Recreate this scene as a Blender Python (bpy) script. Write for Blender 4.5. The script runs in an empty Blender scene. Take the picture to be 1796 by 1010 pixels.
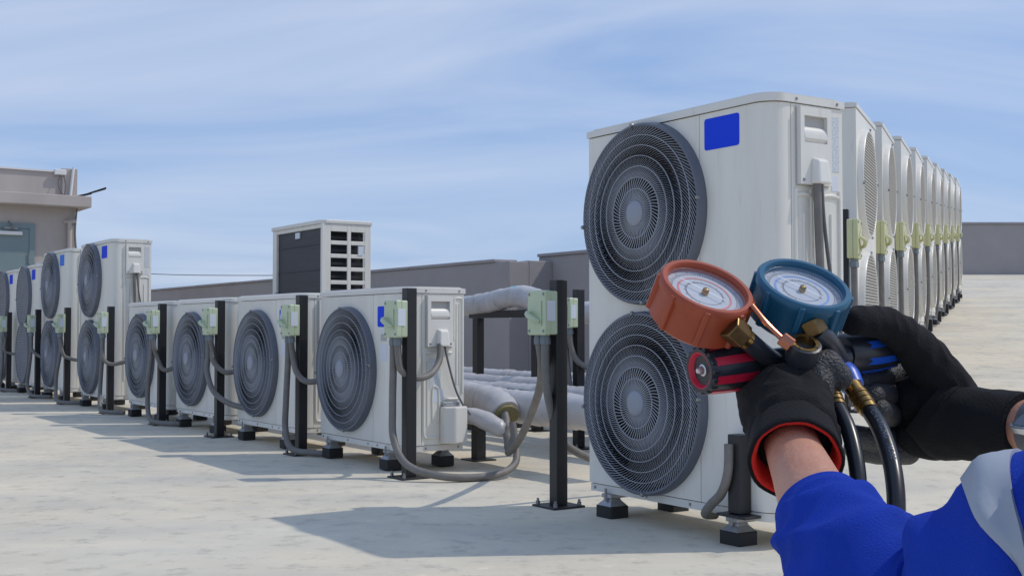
import bpy, bmesh, math, random
from mathutils import Vector, Matrix, noise
R = math.radians
PI = math.pi
rnd = random.Random(7)
scene = bpy.context.scene
col = scene.collection

# ------------------------------------------------------------------ camera
FPX, CX, CY = 2082.0, 898.0, 505.0
HC = 0.70
PITCH = math.atan(70 / FPX)
cd = bpy.data.cameras.new('camera')
cd.sensor_width = 36
cd.lens = 36 * FPX / 1796
cd.clip_start, cd.clip_end = 0.02, 3000
cam = bpy.data.objects.new('camera', cd)
cam.location = (0, 0, HC)
cam.rotation_euler = (PI / 2 + PITCH, 0, 0)
col.objects.link(cam)
scene.camera = cam

# ------------------------------------------------------------------ light
SUN_H = Vector((0.994, 0.095)).normalized()
SUN_EL = R(50.5)
sun_dir = Vector((SUN_H.x * math.cos(SUN_EL), SUN_H.y * math.cos(SUN_EL), math.sin(SUN_EL)))
sl = bpy.data.lights.new('sun', 'SUN')
sl.energy = 2.0
sl.angle = R(0.8)
sl.color = (1.0, 0.94, 0.84)
so = bpy.data.objects.new('sun', sl)
so.rotation_euler = (-sun_dir).to_track_quat('-Z', 'Y').to_euler()
so.location = (4, 2, 8)
col.objects.link(so)

w = bpy.data.worlds.new('World')
scene.world = w
w.use_nodes = True
nt = w.node_tree
nt.nodes.clear()
N = nt.nodes.new
L = nt.links.new
out = N('ShaderNodeOutputWorld')
bg = N('ShaderNodeBackground')
bg.inputs['Strength'].default_value = 0.15
sky = N('ShaderNodeTexSky')
sky.sky_type = 'NISHITA'
sky.sun_disc = False
sky.sun_elevation = SUN_EL
sky.sun_rotation = math.atan2(SUN_H.x, SUN_H.y)
sky.air_density, sky.dust_density, sky.ozone_density = 1.0, 0.6, 3.0
tint = N('ShaderNodeMix'); tint.data_type = 'RGBA'; tint.blend_type = 'MULTIPLY'
tint.inputs[0].default_value = 1.0
tint.inputs[7].default_value = (0.88, 0.86, 0.92, 1)
L(sky.outputs[0], tint.inputs[6])
# thin cirrus: a cloud sheet high above, sampled where the view ray meets it
tc = N('ShaderNodeTexCoord')
sep = N('ShaderNodeSeparateXYZ'); L(tc.outputs['Generated'], sep.inputs[0])
zz = N('ShaderNodeMath'); zz.operation = 'ADD'; zz.inputs[1].default_value = 0.30
zm = N('ShaderNodeMath'); zm.operation = 'MAXIMUM'; zm.inputs[1].default_value = 0.0
L(sep.outputs[2], zm.inputs[0]); L(zm.outputs[0], zz.inputs[0])
dv = N('ShaderNodeVectorMath'); dv.operation = 'DIVIDE'
cmb = N('ShaderNodeCombineXYZ')
for i in range(3): L(zz.outputs[0], cmb.inputs[i])
L(tc.outputs['Generated'], dv.inputs[0]); L(cmb.outputs[0], dv.inputs[1])
mp = N('ShaderNodeMapping'); mp.inputs['Rotation'].default_value = (0, 0, R(-32))
mp.inputs['Scale'].default_value = (0.62, 1.55, 1.2)
mp.inputs['Location'].default_value = (1.3, 0.55, 0)
L(dv.outputs[0], mp.inputs[0])
n1 = N('ShaderNodeTexNoise'); n1.inputs['Scale'].default_value = 1.25; n1.inputs['Detail'].default_value = 6
n1.inputs['Roughness'].default_value = 0.52; n1.inputs['Distortion'].default_value = 0.9
L(mp.outputs[0], n1.inputs[0])
cr = N('ShaderNodeValToRGB')
cr.color_ramp.elements[0].position = 0.34; cr.color_ramp.elements[0].color = (0, 0, 0, 1)
cr.color_ramp.elements[1].position = 0.76; cr.color_ramp.elements[1].color = (1, 1, 1, 1)
L(n1.outputs[0], cr.inputs[0])
cf = N('ShaderNodeMath'); cf.operation = 'MULTIPLY'; cf.inputs[1].default_value = 0.5
L(cr.outputs[0], cf.inputs[0])
cm = N('ShaderNodeMix'); cm.data_type = 'RGBA'
cm.inputs[7].default_value = (6.0, 6.15, 6.5, 1)
veil = N('ShaderNodeMix'); veil.data_type = 'RGBA'; veil.inputs[0].default_value = 0.72
veil.inputs[7].default_value = (1.92, 2.98, 5.1, 1)
L(tint.outputs[2], veil.inputs[6])
L(cf.outputs[0], cm.inputs[0]); L(veil.outputs[2], cm.inputs[6])
L(cm.outputs[2], bg.inputs[0]); L(bg.outputs[0], out.inputs[0])

vs = scene.view_settings
vs.view_transform = 'Standard'; vs.look = 'None'; vs.gamma = 1.0
vs.use_curve_mapping = False
vs.exposure = -0.02

# ------------------------------------------------------------------ frames
YAW = R(33.9)
sY, cY = math.sin(YAW), math.cos(YAW)
RX, RY = Vector((sY, -cY, 0)), Vector((cY, sY, 0))   # along the row towards us / behind the row
R0 = Vector((-1.036, 6.5, 0))
ROT = math.atan2(-cY, sY)
def row(s, v, z=0.0): return R0 + RX * s + RY * v + Vector((0, 0, z))
CF = Vector((0, math.cos(PITCH), math.sin(PITCH)))
CU = Vector((0, -math.sin(PITCH), math.cos(PITCH)))
CR = Vector((1, 0, 0))
def at(px, py, d): return Vector((0, 0, HC)) + CF * d + CR * ((px - CX) / FPX * d) + CU * ((CY - py) / FPX * d)

# ------------------------------------------------------------------ mesh helpers
class MB:
    def __init__(s): s.v = []; s.f = []
    def add(s, vs, fs):
        o = len(s.v); s.v += [tuple(p) for p in vs]; s.f += [tuple(i + o for i in f) for f in fs]; return s
    def box(s, x0, y0, z0, x1, y1, z1):
        return s.add([(x0,y0,z0),(x1,y0,z0),(x1,y1,z0),(x0,y1,z0),(x0,y0,z1),(x1,y0,z1),(x1,y1,z1),(x0,y1,z1)],
            [(0,3,2,1),(4,5,6,7),(0,1,5,4),(1,2,6,5),(2,3,7,6),(3,0,4,7)])
    def prism(s, poly, a, b, axis='z'):
        n = len(poly)
        def P(p, h):
            return {'z': (p[0], p[1], h), 'y': (p[0], h, p[1]), 'x': (h, p[0], p[1])}[axis]
        return s.add([P(p, a) for p in poly] + [P(p, b) for p in poly],
            [tuple(range(n))[::-1], tuple(range(n, 2*n))] + [(i, (i+1) % n, n + (i+1) % n, n + i) for i in range(n)])
    def lathe(s, prof, n=32, M=None, closed=False):
        M = M or Matrix.Identity(4)
        vs = []; m = len(prof)
        for i in range(n):
            a = 2*PI*i/n
            for r, z in prof: vs.append(M @ Vector((r*math.cos(a), r*math.sin(a), z)))
        fs = []
        for i in range(n):
            j = (i+1) % n
            for k in range(m if closed else m-1):
                k2 = (k+1) % m
                fs.append((i*m+k, j*m+k, j*m+k2, i*m+k2))
        return s.add(vs, fs)
    def tube(s, pts, rad, n=10, smooth=6, caps=True, flat=None):
        pts = [Vector(p) for p in pts]
        if not hasattr(rad, '__len__'): rad = [rad]*len(pts)
        if smooth > 1 and len(pts) > 2:
            q = []; rr = []
            for i in range(len(pts)-1):
                p0 = pts[max(i-1,0)]; p1 = pts[i]; p2 = pts[i+1]; p3 = pts[min(i+2,len(pts)-1)]
                for k in range(smooth):
                    t = k/smooth
                    q.append(.5*((2*p1)+(p2-p0)*t+(2*p0-5*p1+4*p2-p3)*t*t+(3*p1-p0-3*p2+p3)*t**3))
                    u = t*t*(3-2*t); rr.append(rad[i]*(1-u)+rad[i+1]*u)
            q.append(pts[-1]); rr.append(rad[-1]); pts, rad = q, rr
        m = len(pts)
        T = [(pts[min(i+1,m-1)]-pts[max(i-1,0)]).normalized() for i in range(m)]
        up = Vector((0,0,1)) if abs(T[0].z) < .9 else Vector((1,0,0))
        nx = T[0].cross(up).normalized(); vs = []
        for i in range(m):
            nx = (nx - T[i]*nx.dot(T[i])).normalized(); ny = T[i].cross(nx)
            for k in range(n):
                a = 2*PI*k/n
                vs.append(pts[i]+(nx*math.cos(a)+ny*math.sin(a))*rad[i])
        fs = [(i*n+k, i*n+(k+1)%n, (i+1)*n+(k+1)%n, (i+1)*n+k) for i in range(m-1) for k in range(n)]
        if caps: fs += [tuple(range(n))[::-1], tuple((m-1)*n+k for k in range(n))]
        return s.add(vs, fs)
    def cyl(s, a, b, r, n=16, r2=None): return s.tube([a, b], [r, r if r2 is None else r2], n, 1)
    def mesh(s, name):
        me = bpy.data.meshes.new(name); me.from_pydata(s.v, [], s.f)
        bm = bmesh.new(); bm.from_mesh(me); bmesh.ops.recalc_face_normals(bm, faces=bm.faces); bm.to_mesh(me); bm.free()
        return me

def link(name, me, mat=None, parent=None, smooth=35, bevel=0, kind=None):
    if isinstance(me, MB): me = me.mesh(name)
    o = bpy.data.objects.new(name, me); col.objects.link(o)
    if mat is not None and not me.materials: me.materials.append(mat)
    elif mat is not None and me.materials[0] != mat: o.material_slots[0].link = 'OBJECT'; o.material_slots[0].material = mat
    if smooth:
        me.polygons.foreach_set('use_smooth', [True]*len(me.polygons)); me.set_sharp_from_angle(angle=R(smooth))
    if bevel:
        b = o.modifiers.new('bevel', 'BEVEL'); b.width = bevel; b.segments = 2; b.limit_method = 'ANGLE'; b.angle_limit = R(40)
    if parent is not None: o.parent = parent
    if kind: o['kind'] = kind
    return o
def thing(name, label, cat, loc=(0,0,0), rz=0, group=None):
    o = bpy.data.objects.new(name, None); o.empty_display_size = .1
    o.location = loc; o.rotation_euler = (0,0,rz); col.objects.link(o)
    return tag(o, label, cat, group)
def tag(o, label, cat, group=None):
    o['label'] = label; o['category'] = cat
    if group: o['group'] = group
    return o
def copy_tree(o, parent=None):
    c = o.copy(); col.objects.link(c); c.parent = parent
    for ch in o.children: copy_tree(ch, c)
    return c

# ------------------------------------------------------------------ materials
def mat(name, c, rough=.5, metal=0, var=0, vscale=6, bump=0, bscale=80, spec=.5, c2=None, coat=0, sss=0, detail=5, vthr=None, stretch=None):
    m = bpy.data.materials.new(name); m.use_nodes = True
    t = m.node_tree; b = t.nodes['Principled BSDF']
    b.inputs['Base Color'].default_value = (*c, 1); b.inputs['Roughness'].default_value = rough
    b.inputs['Metallic'].default_value = metal; b.inputs['Specular IOR Level'].default_value = spec
    b.inputs['Coat Weight'].default_value = coat
    if sss:
        b.inputs['Subsurface Weight'].default_value = sss; b.inputs['Subsurface Radius'].default_value = (.012,.004,.002); b.inputs['Subsurface Scale'].default_value = 1
    co = t.nodes.new('ShaderNodeTexCoord'); src = co.outputs['Object']
    if stretch:
        mpn = t.nodes.new('ShaderNodeMapping'); mpn.inputs['Scale'].default_value = stretch
        t.links.new(src, mpn.inputs[0]); src = mpn.outputs[0]
    if var or c2:
        n = t.nodes.new('ShaderNodeTexNoise'); n.inputs['Scale'].default_value = vscale; n.inputs['Detail'].default_value = detail
        n.inputs['Roughness'].default_value = .62
        t.links.new(src, n.inputs[0])
        r = t.nodes.new('ShaderNodeValToRGB')
        lo, hi = vthr or (.3, .7)
        r.color_ramp.elements[0].position = lo; r.color_ramp.elements[1].position = hi
        a2 = c2 or tuple(x*(1-var) for x in c)
        r.color_ramp.elements[0].color = (*a2, 1); r.color_ramp.elements[1].color = (*c, 1)
        t.links.new(n.outputs[0], r.inputs[0]); t.links.new(r.outputs[0], b.inputs['Base Color'])
    if bump:
        n = t.nodes.new('ShaderNodeTexNoise'); n.inputs['Scale'].default_value = bscale; n.inputs['Detail'].default_value = 3
        t.links.new(src, n.inputs[0])
        bp = t.nodes.new('ShaderNodeBump'); bp.inputs['Strength'].default_value = bump; bp.inputs['Distance'].default_value = .003
        t.links.new(n.outputs[0], bp.inputs['Height']); t.links.new(bp.outputs[0], b.inputs['Normal'])
    return m
M = dict(
    paint=mat('cream_paint', (.80,.77,.695), .42, var=.11, vscale=5, stretch=(2.2,2.2,.28), detail=7),
    paint2=mat('cream_plastic', (.77,.745,.69), .38, var=.05, vscale=5),
    inner=mat('seam_paint', (.45,.44,.42), .6),
    pale=mat('pale_wire', (.60,.57,.51), .5),
    grille=mat('grille_grey', (.37,.39,.435), .45, var=.15, vscale=9),
    rim=mat('rim_slate', (.125,.138,.170), .42, var=.12, vscale=9),
    hub=mat('hub_grey', (.29,.31,.36), .45),
    dark=mat('dark_interior', (.010,.010,.013), .6),
    blade=mat('fan_blade', (.016,.016,.019), .45),
    black=mat('black_steel', (.014,.014,.016), .42, bump=.15, bscale=60),
    rubber=mat('black_rubber', (.012,.012,.013), .6),
    galv=mat('galvanised', (.46,.47,.48), .42, metal=.6, var=.25, vscale=30),
    screw=mat('screw_steel', (.3,.3,.3), .4, metal=.8),
    green=mat('pale_green_plastic', (.52,.60,.41), .38, var=.06, vscale=12),
    yellow=mat('yellow_green_plastic', (.60,.60,.33), .4, var=.06, vscale=12),
    whitelab=mat('white_sticker', (.66,.70,.76), .4),
    gland=mat('grey_gland', (.17,.20,.22), .45),
    conduit=mat('grey_conduit', (.205,.19,.175), .55, var=.3, vscale=14),
    cable=mat('thin_cable', (.13,.13,.135), .5),
    blue2=mat('faded_blue_sticker', (.06,.24,.72), .5, spec=.2, c2=(.015,.09,.66), vscale=45, vthr=(.42,.5)),
    blue=mat('blue_sticker', (.004,.050,.72), .5, spec=.2),
    swirl=mat('sticker_white_swirl', (.75,.8,.88), .4),
    insul=mat('pipe_wrap', (.56,.54,.53), .36, c2=(.42,.40,.40), vscale=7, bump=.9, bscale=16),
    tealp=mat('teal_paint', (.12,.36,.40), .5),
    wall=mat('parapet_paint', (.36,.332,.325), .8, var=.16, vscale=1.2, bump=.25, bscale=40, detail=8),
    coping=mat('parapet_coping', (.36,.335,.335), .75, var=.2, vscale=2.5),
    house=mat('house_paint', (.52,.46,.42), .8, var=.22, vscale=1.6, detail=9, stretch=(1,1,.4), bump=.3, bscale=30),
    housew=mat('house_white_trim', (.74,.73,.71), .6),
    door=mat('door_green_grey', (.20,.265,.275), .5, var=.1, vscale=2),
    coil=mat('coil_fins', (.055,.057,.066), .5, metal=.3, var=.35, vscale=4, stretch=(1,1,9)),
    brass=mat('brass', (.50,.33,.12), .32, metal=1, var=.35, vscale=60),
    brassd=mat('old_brass', (.26,.17,.075), .4, metal=.9, var=.4, vscale=90),
    copper=mat('copper', (.42,.17,.11), .3, metal=1),
    red=mat('red_rubber', (.40,.072,.028), .46, var=.25, vscale=25),
    teal=mat('blue_rubber', (.008,.105,.20), .42, var=.2, vscale=25),
    knobblk=mat('knob_black', (.022,.025,.034), .36),
    knobred=mat('knob_red', (.56,.014,.05), .38),
    knobblue=mat('knob_blue', (.012,.09,.52), .36),
    manif=mat('manifold_black', (.035,.038,.048), .35, bump=.1, bscale=150),
    dial=mat('dial_white', (.60,.62,.65), .4, var=.06, vscale=60),
    ink=mat('dial_ink', (.13,.14,.17), .5),
    inkred=mat('dial_red_ring', (.72,.24,.22), .5),
    inkblue=mat('dial_blue_ring', (.22,.38,.75), .5),
    needle=mat('needle_white', (.92,.92,.90), .4),
    hose=mat('hose_black', (.012,.013,.018), .3),
    hoseink=mat('hose_print', (.10,.13,.19), .5),
    glove=mat('glove_knit', (.012,.012,.0135), .9, spec=.18, bump=.45, bscale=520),
    gloverub=mat('glove_rubber', (.030,.030,.034), .48, spec=.45, bump=.8, bscale=380),
    redlin=mat('red_lining', (.62,.012,.008), .8, bump=.4, bscale=500),
    skin=mat('skin', (.58,.30,.205), .46, c2=(.50,.225,.145), vscale=22, sss=.25, bump=.3, bscale=260),
    cloth=mat('blue_cloth', (.012,.052,.45), .85, spec=.15, var=.2, vscale=22, bump=.6, bscale=900),
    band=mat('reflective_band', (.34,.37,.42), .55, var=.08, vscale=30),
    silver=mat('watch_silver', (.6,.62,.65), .3, metal=.7),
    strap=mat('watch_strap', (.10,.105,.115), .6),
    glassd=mat('watch_glass', (.02,.03,.05), .1),
)
def knit_material():
    for key, sc in (('glove', 900),):
        m = M[key]; t = m.node_tree; b = t.nodes['Principled BSDF']
        b.inputs['Sheen Weight'].default_value = .06; b.inputs['Sheen Roughness'].default_value = .4
        b.inputs['Sheen Tint'].default_value = (.5,.5,.55,1)
knit_material()
def glass_mat():
    m = bpy.data.materials.new('gauge_lens'); m.use_nodes = True; t = m.node_tree; t.nodes.clear()
    o = t.nodes.new('ShaderNodeOutputMaterial'); tr = t.nodes.new('ShaderNodeBsdfTransparent'); tr.inputs[0].default_value = (.93,.94,.96,1)
    g = t.nodes.new('ShaderNodeBsdfGlossy'); g.inputs['Roughness'].default_value = .06
    lw = t.nodes.new('ShaderNodeLayerWeight'); lw.inputs[0].default_value = .5
    pw = t.nodes.new('ShaderNodeMath'); pw.operation = 'POWER'; pw.inputs[1].default_value = 4.0
    f = t.nodes.new('ShaderNodeMath'); f.operation = 'MULTIPLY_ADD'; f.inputs[1].default_value = .85; f.inputs[2].default_value = .04
    t.links.new(lw.outputs['Facing'], pw.inputs[0]); t.links.new(pw.outputs[0], f.inputs[0])
    mx = t.nodes.new('ShaderNodeMixShader')
    t.links.new(f.outputs[0], mx.inputs[0]); t.links.new(tr.outputs[0], mx.inputs[1]); t.links.new(g.outputs[0], mx.inputs[2]); t.links.new(mx.outputs[0], o.inputs[0])
    return m
M['lens'] = glass_mat()
def label_mat():
    # printed data plate: fine rows of grey print on a pale sticker
    m = mat('data_plate', (.60,.65,.70), .45); t = m.node_tree; b = t.nodes['Principled BSDF']
    co = t.nodes.new('ShaderNodeTexCoord'); mpn = t.nodes.new('ShaderNodeMapping'); mpn.inputs['Scale'].default_value = (1, 110, 210)
    n = t.nodes.new('ShaderNodeTexNoise'); n.inputs['Scale'].default_value = 1; n.inputs['Detail'].default_value = 1
    r = t.nodes.new('ShaderNodeValToRGB'); r.color_ramp.elements[0].position = .47; r.color_ramp.elements[1].position = .53
    r.color_ramp.elements[0].color = (.50,.54,.58,1); r.color_ramp.elements[1].color = (.64,.67,.69,1)
    t.links.new(co.outputs['Object'], mpn.inputs[0]); t.links.new(mpn.outputs[0], n.inputs[0]); t.links.new(n.outputs[0], r.inputs[0]); t.links.new(r.outputs[0], b.inputs['Base Color'])
    return m
def fade(key):
    m = M[key]; t = m.node_tree; b = t.nodes['Principled BSDF']; src = b.inputs['Base Color'].links[0].from_socket
    oi = t.nodes.new('ShaderNodeObjectInfo'); mr = t.nodes.new('ShaderNodeMapRange'); mr.inputs[3].default_value = .93; mr.inputs[4].default_value = 1.03
    hs = t.nodes.new('ShaderNodeHueSaturation'); t.links.new(oi.outputs['Random'], mr.inputs[0]); t.links.new(mr.outputs[0], hs.inputs['Value'])
    t.links.new(src, hs.inputs['Color'])
    # faint grime specks and runs
    co = t.nodes.new('ShaderNodeTexCoord'); mp_ = t.nodes.new('ShaderNodeMapping'); mp_.inputs['Scale'].default_value = (26,26,3)
    n_ = t.nodes.new('ShaderNodeTexNoise'); n_.inputs['Scale'].default_value = 1; n_.inputs['Detail'].default_value = 8; n_.inputs['Roughness'].default_value = .7
    r = t.nodes.new('ShaderNodeValToRGB'); r.color_ramp.elements[0].position = .30; r.color_ramp.elements[1].position = .44
    r.color_ramp.elements[0].color = (.80,.76,.69,1); r.color_ramp.elements[1].color = (1,1,1,1)
    mx = t.nodes.new('ShaderNodeMix'); mx.data_type = 'RGBA'; mx.blend_type = 'MULTIPLY'; mx.inputs[0].default_value = .5
    t.links.new(co.outputs['Object'], mp_.inputs[0]); t.links.new(mp_.outputs[0], n_.inputs[0]); t.links.new(n_.outputs[0], r.inputs[0])
    t.links.new(hs.outputs[0], mx.inputs[6]); t.links.new(r.outputs[0], mx.inputs[7]); t.links.new(mx.outputs[2], b.inputs['Base Color'])
fade('paint'); fade('paint2')
M['plate'] = label_mat()
def concrete():
    m = bpy.data.materials.new('roof_screed'); m.use_nodes = True; t = m.node_tree; b = t.nodes['Principled BSDF']
    b.inputs['Roughness'].default_value = .82; b.inputs['Specular IOR Level'].default_value = .3
    co = t.nodes.new('ShaderNodeTexCoord')
    def nz(scale, det, rough=.6, dist=0, st=None):
        src = co.outputs['Object']
        if st:
            k = t.nodes.new('ShaderNodeMapping'); k.inputs['Scale'].default_value = st; k.inputs['Rotation'].default_value = (0,0,R(12)); t.links.new(src, k.inputs[0]); src = k.outputs[0]
        n = t.nodes.new('ShaderNodeTexNoise'); n.inputs['Scale'].default_value = scale; n.inputs['Detail'].default_value = det
        n.inputs['Roughness'].default_value = rough; n.inputs['Distortion'].default_value = dist; t.links.new(src, n.inputs[0]); return n.outputs[0]
    def ramp(src, stops):
        r = t.nodes.new('ShaderNodeValToRGB'); e = r.color_ramp.elements
        while len(e) < len(stops): e.new(.5)
        for k, (p, c) in zip(e, stops): k.position = p; k.color = (*c, 1)
        t.links.new(src, r.inputs[0]); return r.outputs[0]
    def mul(a, bb, f=1):
        x = t.nodes.new('ShaderNodeMix'); x.data_type = 'RGBA'; x.blend_type = 'MULTIPLY'; x.inputs[0].default_value = f
        t.links.new(a, x.inputs[6]); t.links.new(bb, x.inputs[7]); return x.outputs[2]
    base = ramp(nz(1.1, 9, .66, .3, (1, 1.6, 1)), [(.25,(.52,.49,.425)),(.5,(.665,.605,.49)),(.75,(.785,.70,.55))])
    tintn = ramp(nz(.55, 4), [(.35,(.96,.98,1.0)),(.65,(1.0,.97,.93))])
    spots = ramp(nz(9, 6, .7), [(.30,(.70,.71,.72)),(.47,(1,1,1)),(.60,(1,1,1)),(.74,(1.2,1.19,1.16))])
    specks = ramp(nz(55, 2), [(.24,(.66,.66,.66)),(.31,(1,1,1))])
    c = mul(mul(mul(base, tintn), spots), specks, .7)
    t.links.new(c, b.inputs['Base Color'])
    bp = t.nodes.new('ShaderNodeBump'); bp.inputs['Strength'].default_value = .25; bp.inputs['Distance'].default_value = .006
    t.links.new(nz(22, 6, .65), bp.inputs['Height']); t.links.new(bp.outputs[0], b.inputs['Normal'])
    return m
M['screed'] = concrete()

# ------------------------------------------------------------------ setting
g = MB(); g.add([(-400,-60,0),(400,-60,0),(400,500,0),(-400,500,0)], [(0,1,2,3)])
o = link('roof_deck', g, M['screed'], smooth=0); o['kind'] = 'structure'

# sloping roof section on the right, rising gently away from us
RY0, RSL = 3.7, 0.0826
def rampz(y): return max(0.0, RSL*(y-RY0))
def rowx(y): return .434*y-.964
rp = [(1.12,RY0),(60,RY0),(60,27.0),(rowx(27)-.9,27.0),(rowx(6.6)-.9,6.6),(1.12,5.9)]
g = MB(); n = len(rp)
g.add([(x,y,rampz(y)+.004) for x,y in rp]+[(x,y,-.1) for x,y in rp],
      [tuple(range(n))]+[(i,n+i,n+(i+1)%n,(i+1)%n) for i in range(n)])
o = link('sloping_roof_section', g, M['screed'], smooth=0); o['kind'] = 'structure'

# parapet behind the rows: two straight runs with a jog between them
def wall_piece(name, s0, s1, v0, v1, z0, z1, m, parent, bevel=.008):
    pts = [row(s0,v0)-PWL, row(s1,v0)-PWL, row(s1,v1)-PWL, row(s0,v1)-PWL]
    return link(name, MB().prism([(p.x,p.y) for p in pts], z0, z1), m, parent, smooth=0, bevel=bevel)
PWL = row(-4,4.0)
PW = thing('parapet_wall', 'mauve grey rendered parapet wall with pale coping running behind the units', 'wall', PWL)
SJ = -4.15
wall_piece('wall_run', -34, SJ, 4.0, 4.25, 0, 1.385, M['wall'], PW)
wall_piece('wall_run', SJ-.25, -.85, 4.55, 4.8, 0, 1.455, M['wall'], PW)
wall_piece('pilaster', SJ-.25, SJ+.002, 4.25, 4.55, 0, 1.40, M['wall'], PW)
for k in range(16): wall_piece('coping', SJ-.26-1.85*(k+1)+.012, SJ-.26-1.85*k, 3.98, 4.28, 1.3855, 1.42+rnd.uniform(-.003,.003), M['coping'], PW)
for k in range(2): wall_piece('coping', SJ-.257+1.78*k, SJ-.257+1.78*(k+1)-.012, 4.53, 4.83, 1.4555, 1.49, M['coping'], PW)
PWL = Vector((12,27,0))
EW = thing('end_parapet', 'plain grey parapet at the top of the sloping roof on the right', 'wall', PWL)
z0 = rampz(26.6)
link('wall_run', MB().box(-3.6,-.4,z0-.3,40,-.1,z0+1.13), M['wall'], EW, smooth=0, bevel=.01)
link('coping', MB().box(-3.6,-.43,z0+1.13,40,-.07,z0+1.18), M['coping'], EW, smooth=0, bevel=.01)

# ------------------------------------------------------------------ fan guard meshes (shared)
FR = .318
def guard_meshes(R_, key):
    rim = MB().lathe([(R_-.010,.004),(R_-.010,.031),(R_-.006,.036),(R_+.001,.036),(R_+.006,.030),(R_+.009,0),(R_+.002,-.004)], 72, closed=True)
    def zr(r): return .034 + .012*(1-(r/R_)**2)
    rings = []
    for r in (.088,.128,.168,.206,.243,.280):
        r = r*R_/.318; z = zr(r)
        rings.append(MB().lathe([(r-.0011,z-.003),(r+.0011,z-.003),(r+.0011,z+.0012),(r-.0011,z+.0012)], 64, closed=True).mesh('guard_ring'))
    ribs = MB()
    def rib(a0, r0, r1, k=7):
        vs = []
        for i in range(k+1):
            r = r0+(r1-r0)*i/k
            a = a0 - 1.15*(max(0,r-.05)/(R_-.05))**1.25
            z = zr(r); dr = Vector((-math.sin(a), math.cos(a)))
            # rib width set across its own direction
            sl_ = 1.15*1.25*((max(r,.051)-.05)/(R_-.05))**.25/(R_-.05)*r
            th = math.atan(sl_); wd = .0010+.0011*min(1,r/.17)
            nx, ny = math.cos(a+PI/2-th*-1)*wd, math.sin(a+PI/2-th*-1)*wd
            x, y = r*math.cos(a), r*math.sin(a)
            vs += [(x-nx,y-ny,z-.0026),(x+nx,y+ny,z-.0026),(x+nx,y+ny,z),(x-nx,y-ny,z)]
        fs = [(i*4+j, i*4+(j+1)%4, i*4+4+(j+1)%4, i*4+4+j) for i in range(k) for j in range(4)]
        ribs.add(vs, fs)
    n = 58
    for i in range(n): rib(2*PI*i/n, .043, R_-.008, 10)
    for i in range(n): rib(2*PI*(i+.5)/n, .128, R_-.008, 8)
    hub = MB().lathe([(0,.056),(.028,.0555),(.040,.053),(.045,.049),(.045,.036),(0,.036)], 40)
    clip = MB().lathe([(0,.012),(.006,.011),(.008,.006),(.008,0)], 10)
    return dict(rim=rim.mesh('fan_guard'), rings=rings, ribs=ribs.mesh('guard_ribs'), hub=hub.mesh('hub_cap'), clip=clip.mesh('clip_screw'))
GM = guard_meshes(FR, 'a')
def square_guard():
    ribs = MB(); k = 17
    for i in range(-k, k+1):
        t = i*FR/(k+1); hl = math.sqrt(max(0, (FR-.008)**2-t*t))
        ribs.box(t-.0022,-hl,.026,t+.0022,hl,.030); ribs.box(-hl,t-.0022,.0305,hl,t+.0022,.0345)
    return ribs.mesh('guard_wires')
SQ = square_guard()
SQP = SQ.copy()
def fan_blades():
    m = MB()
    for b in range(3):
        g = []
        for i in range(7):
            r = .06+(FR-.03-.06)*i/6
            sp = .55+.35*i/6
            for j in range(7):
                a = 2*PI*b/3+sp*(j/6-.5)*1.5+.5*i/6
                g.append((r*math.cos(a), r*math.sin(a), -.02-.07*(j/6)))
        m.add(g, [(i*7+j,i*7+j+1,i*7+j+8,i*7+j+7) for i in range(6) for j in range(6)])
    m.lathe([(0,-.01),(.06,-.015),(.07,-.03),(.07,-.10),(0,-.10)], 24)
    return m.mesh('fan')
FANM = fan_blades()
shroud_me = MB().lathe([(FR-.004,.003),(FR-.015,-.02),(FR-.02,-.14),(0,-.145)], 56).mesh('shroud')

def add_fan(parent, cx, cz, style='spiral', spin=0):
    pale = style == 'pale'; mr, mg = (M['paint2'], M['pale']) if pale else (M['rim'], M['grille'])
    G = Matrix.Translation((cx,0,cz)) @ Matrix.Rotation(PI/2, 4, 'X')
    def put(name, me, m, par, Mx=G, kind=None, smooth=40):
        o = link(name, me, m, par, smooth=smooth, kind=kind); o.matrix_local = Mx if par is parent else Matrix.Identity(4); return o
    put('shroud', shroud_me, M['dark'], parent)
    f = put('fan', FANM, M['blade'], parent, G @ Matrix.Rotation(spin, 4, 'Z'))
    gd = put('fan_guard', GM['rim'], mr, parent)
    if style == 'spiral':
        for r in GM['rings']: put('guard_ring', r, M['grille'], gd)
        put('guard_ribs', GM['ribs'], M['grille'], gd, kind='stuff', smooth=0)
        put('hub_cap', GM['hub'], M['hub'], gd)
    else:
        put('guard_wires', SQP if pale else SQ, mg, gd, kind='stuff', smooth=0)
    for a in (95, 5, 185, 275):
        o = put('clip_screw', GM['clip'], M['screw'], gd)
        o.matrix_local = Matrix.Translation(((FR+.002)*math.cos(R(a)), (FR+.002)*math.sin(R(a)), .033))

def plate_hole(mb, x0, x1, z0, z1, cx, cz, r, n=72, y=0.0):
    # flat sheet with a round opening
    vs = []; per = []
    for i in range(n):
        a = 2*PI*i/n; c, s_ = math.cos(a), math.sin(a)
        t = min(((x1-cx) if c > 0 else (cx-x0))/max(abs(c),1e-9), ((z1-cz) if s_ > 0 else (cz-z0))/max(abs(s_),1e-9))
        vs.append((cx+r*c, y, cz+r*s_)); per.append((cx+t*c, y, cz+t*s_))
    # add the true corners by snapping the nearest perimeter points
    for X, Z in ((x0,z0),(x1,z0),(x1,z1),(x0,z1)):
        k = min(range(n), key=lambda i: (per[i][0]-X)**2+(per[i][2]-Z)**2); per[k] = (X,y,Z)
    mb.add(vs+per, [(i,(i+1)%n,n+(i+1)%n,n+i) for i in range(n)])

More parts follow.
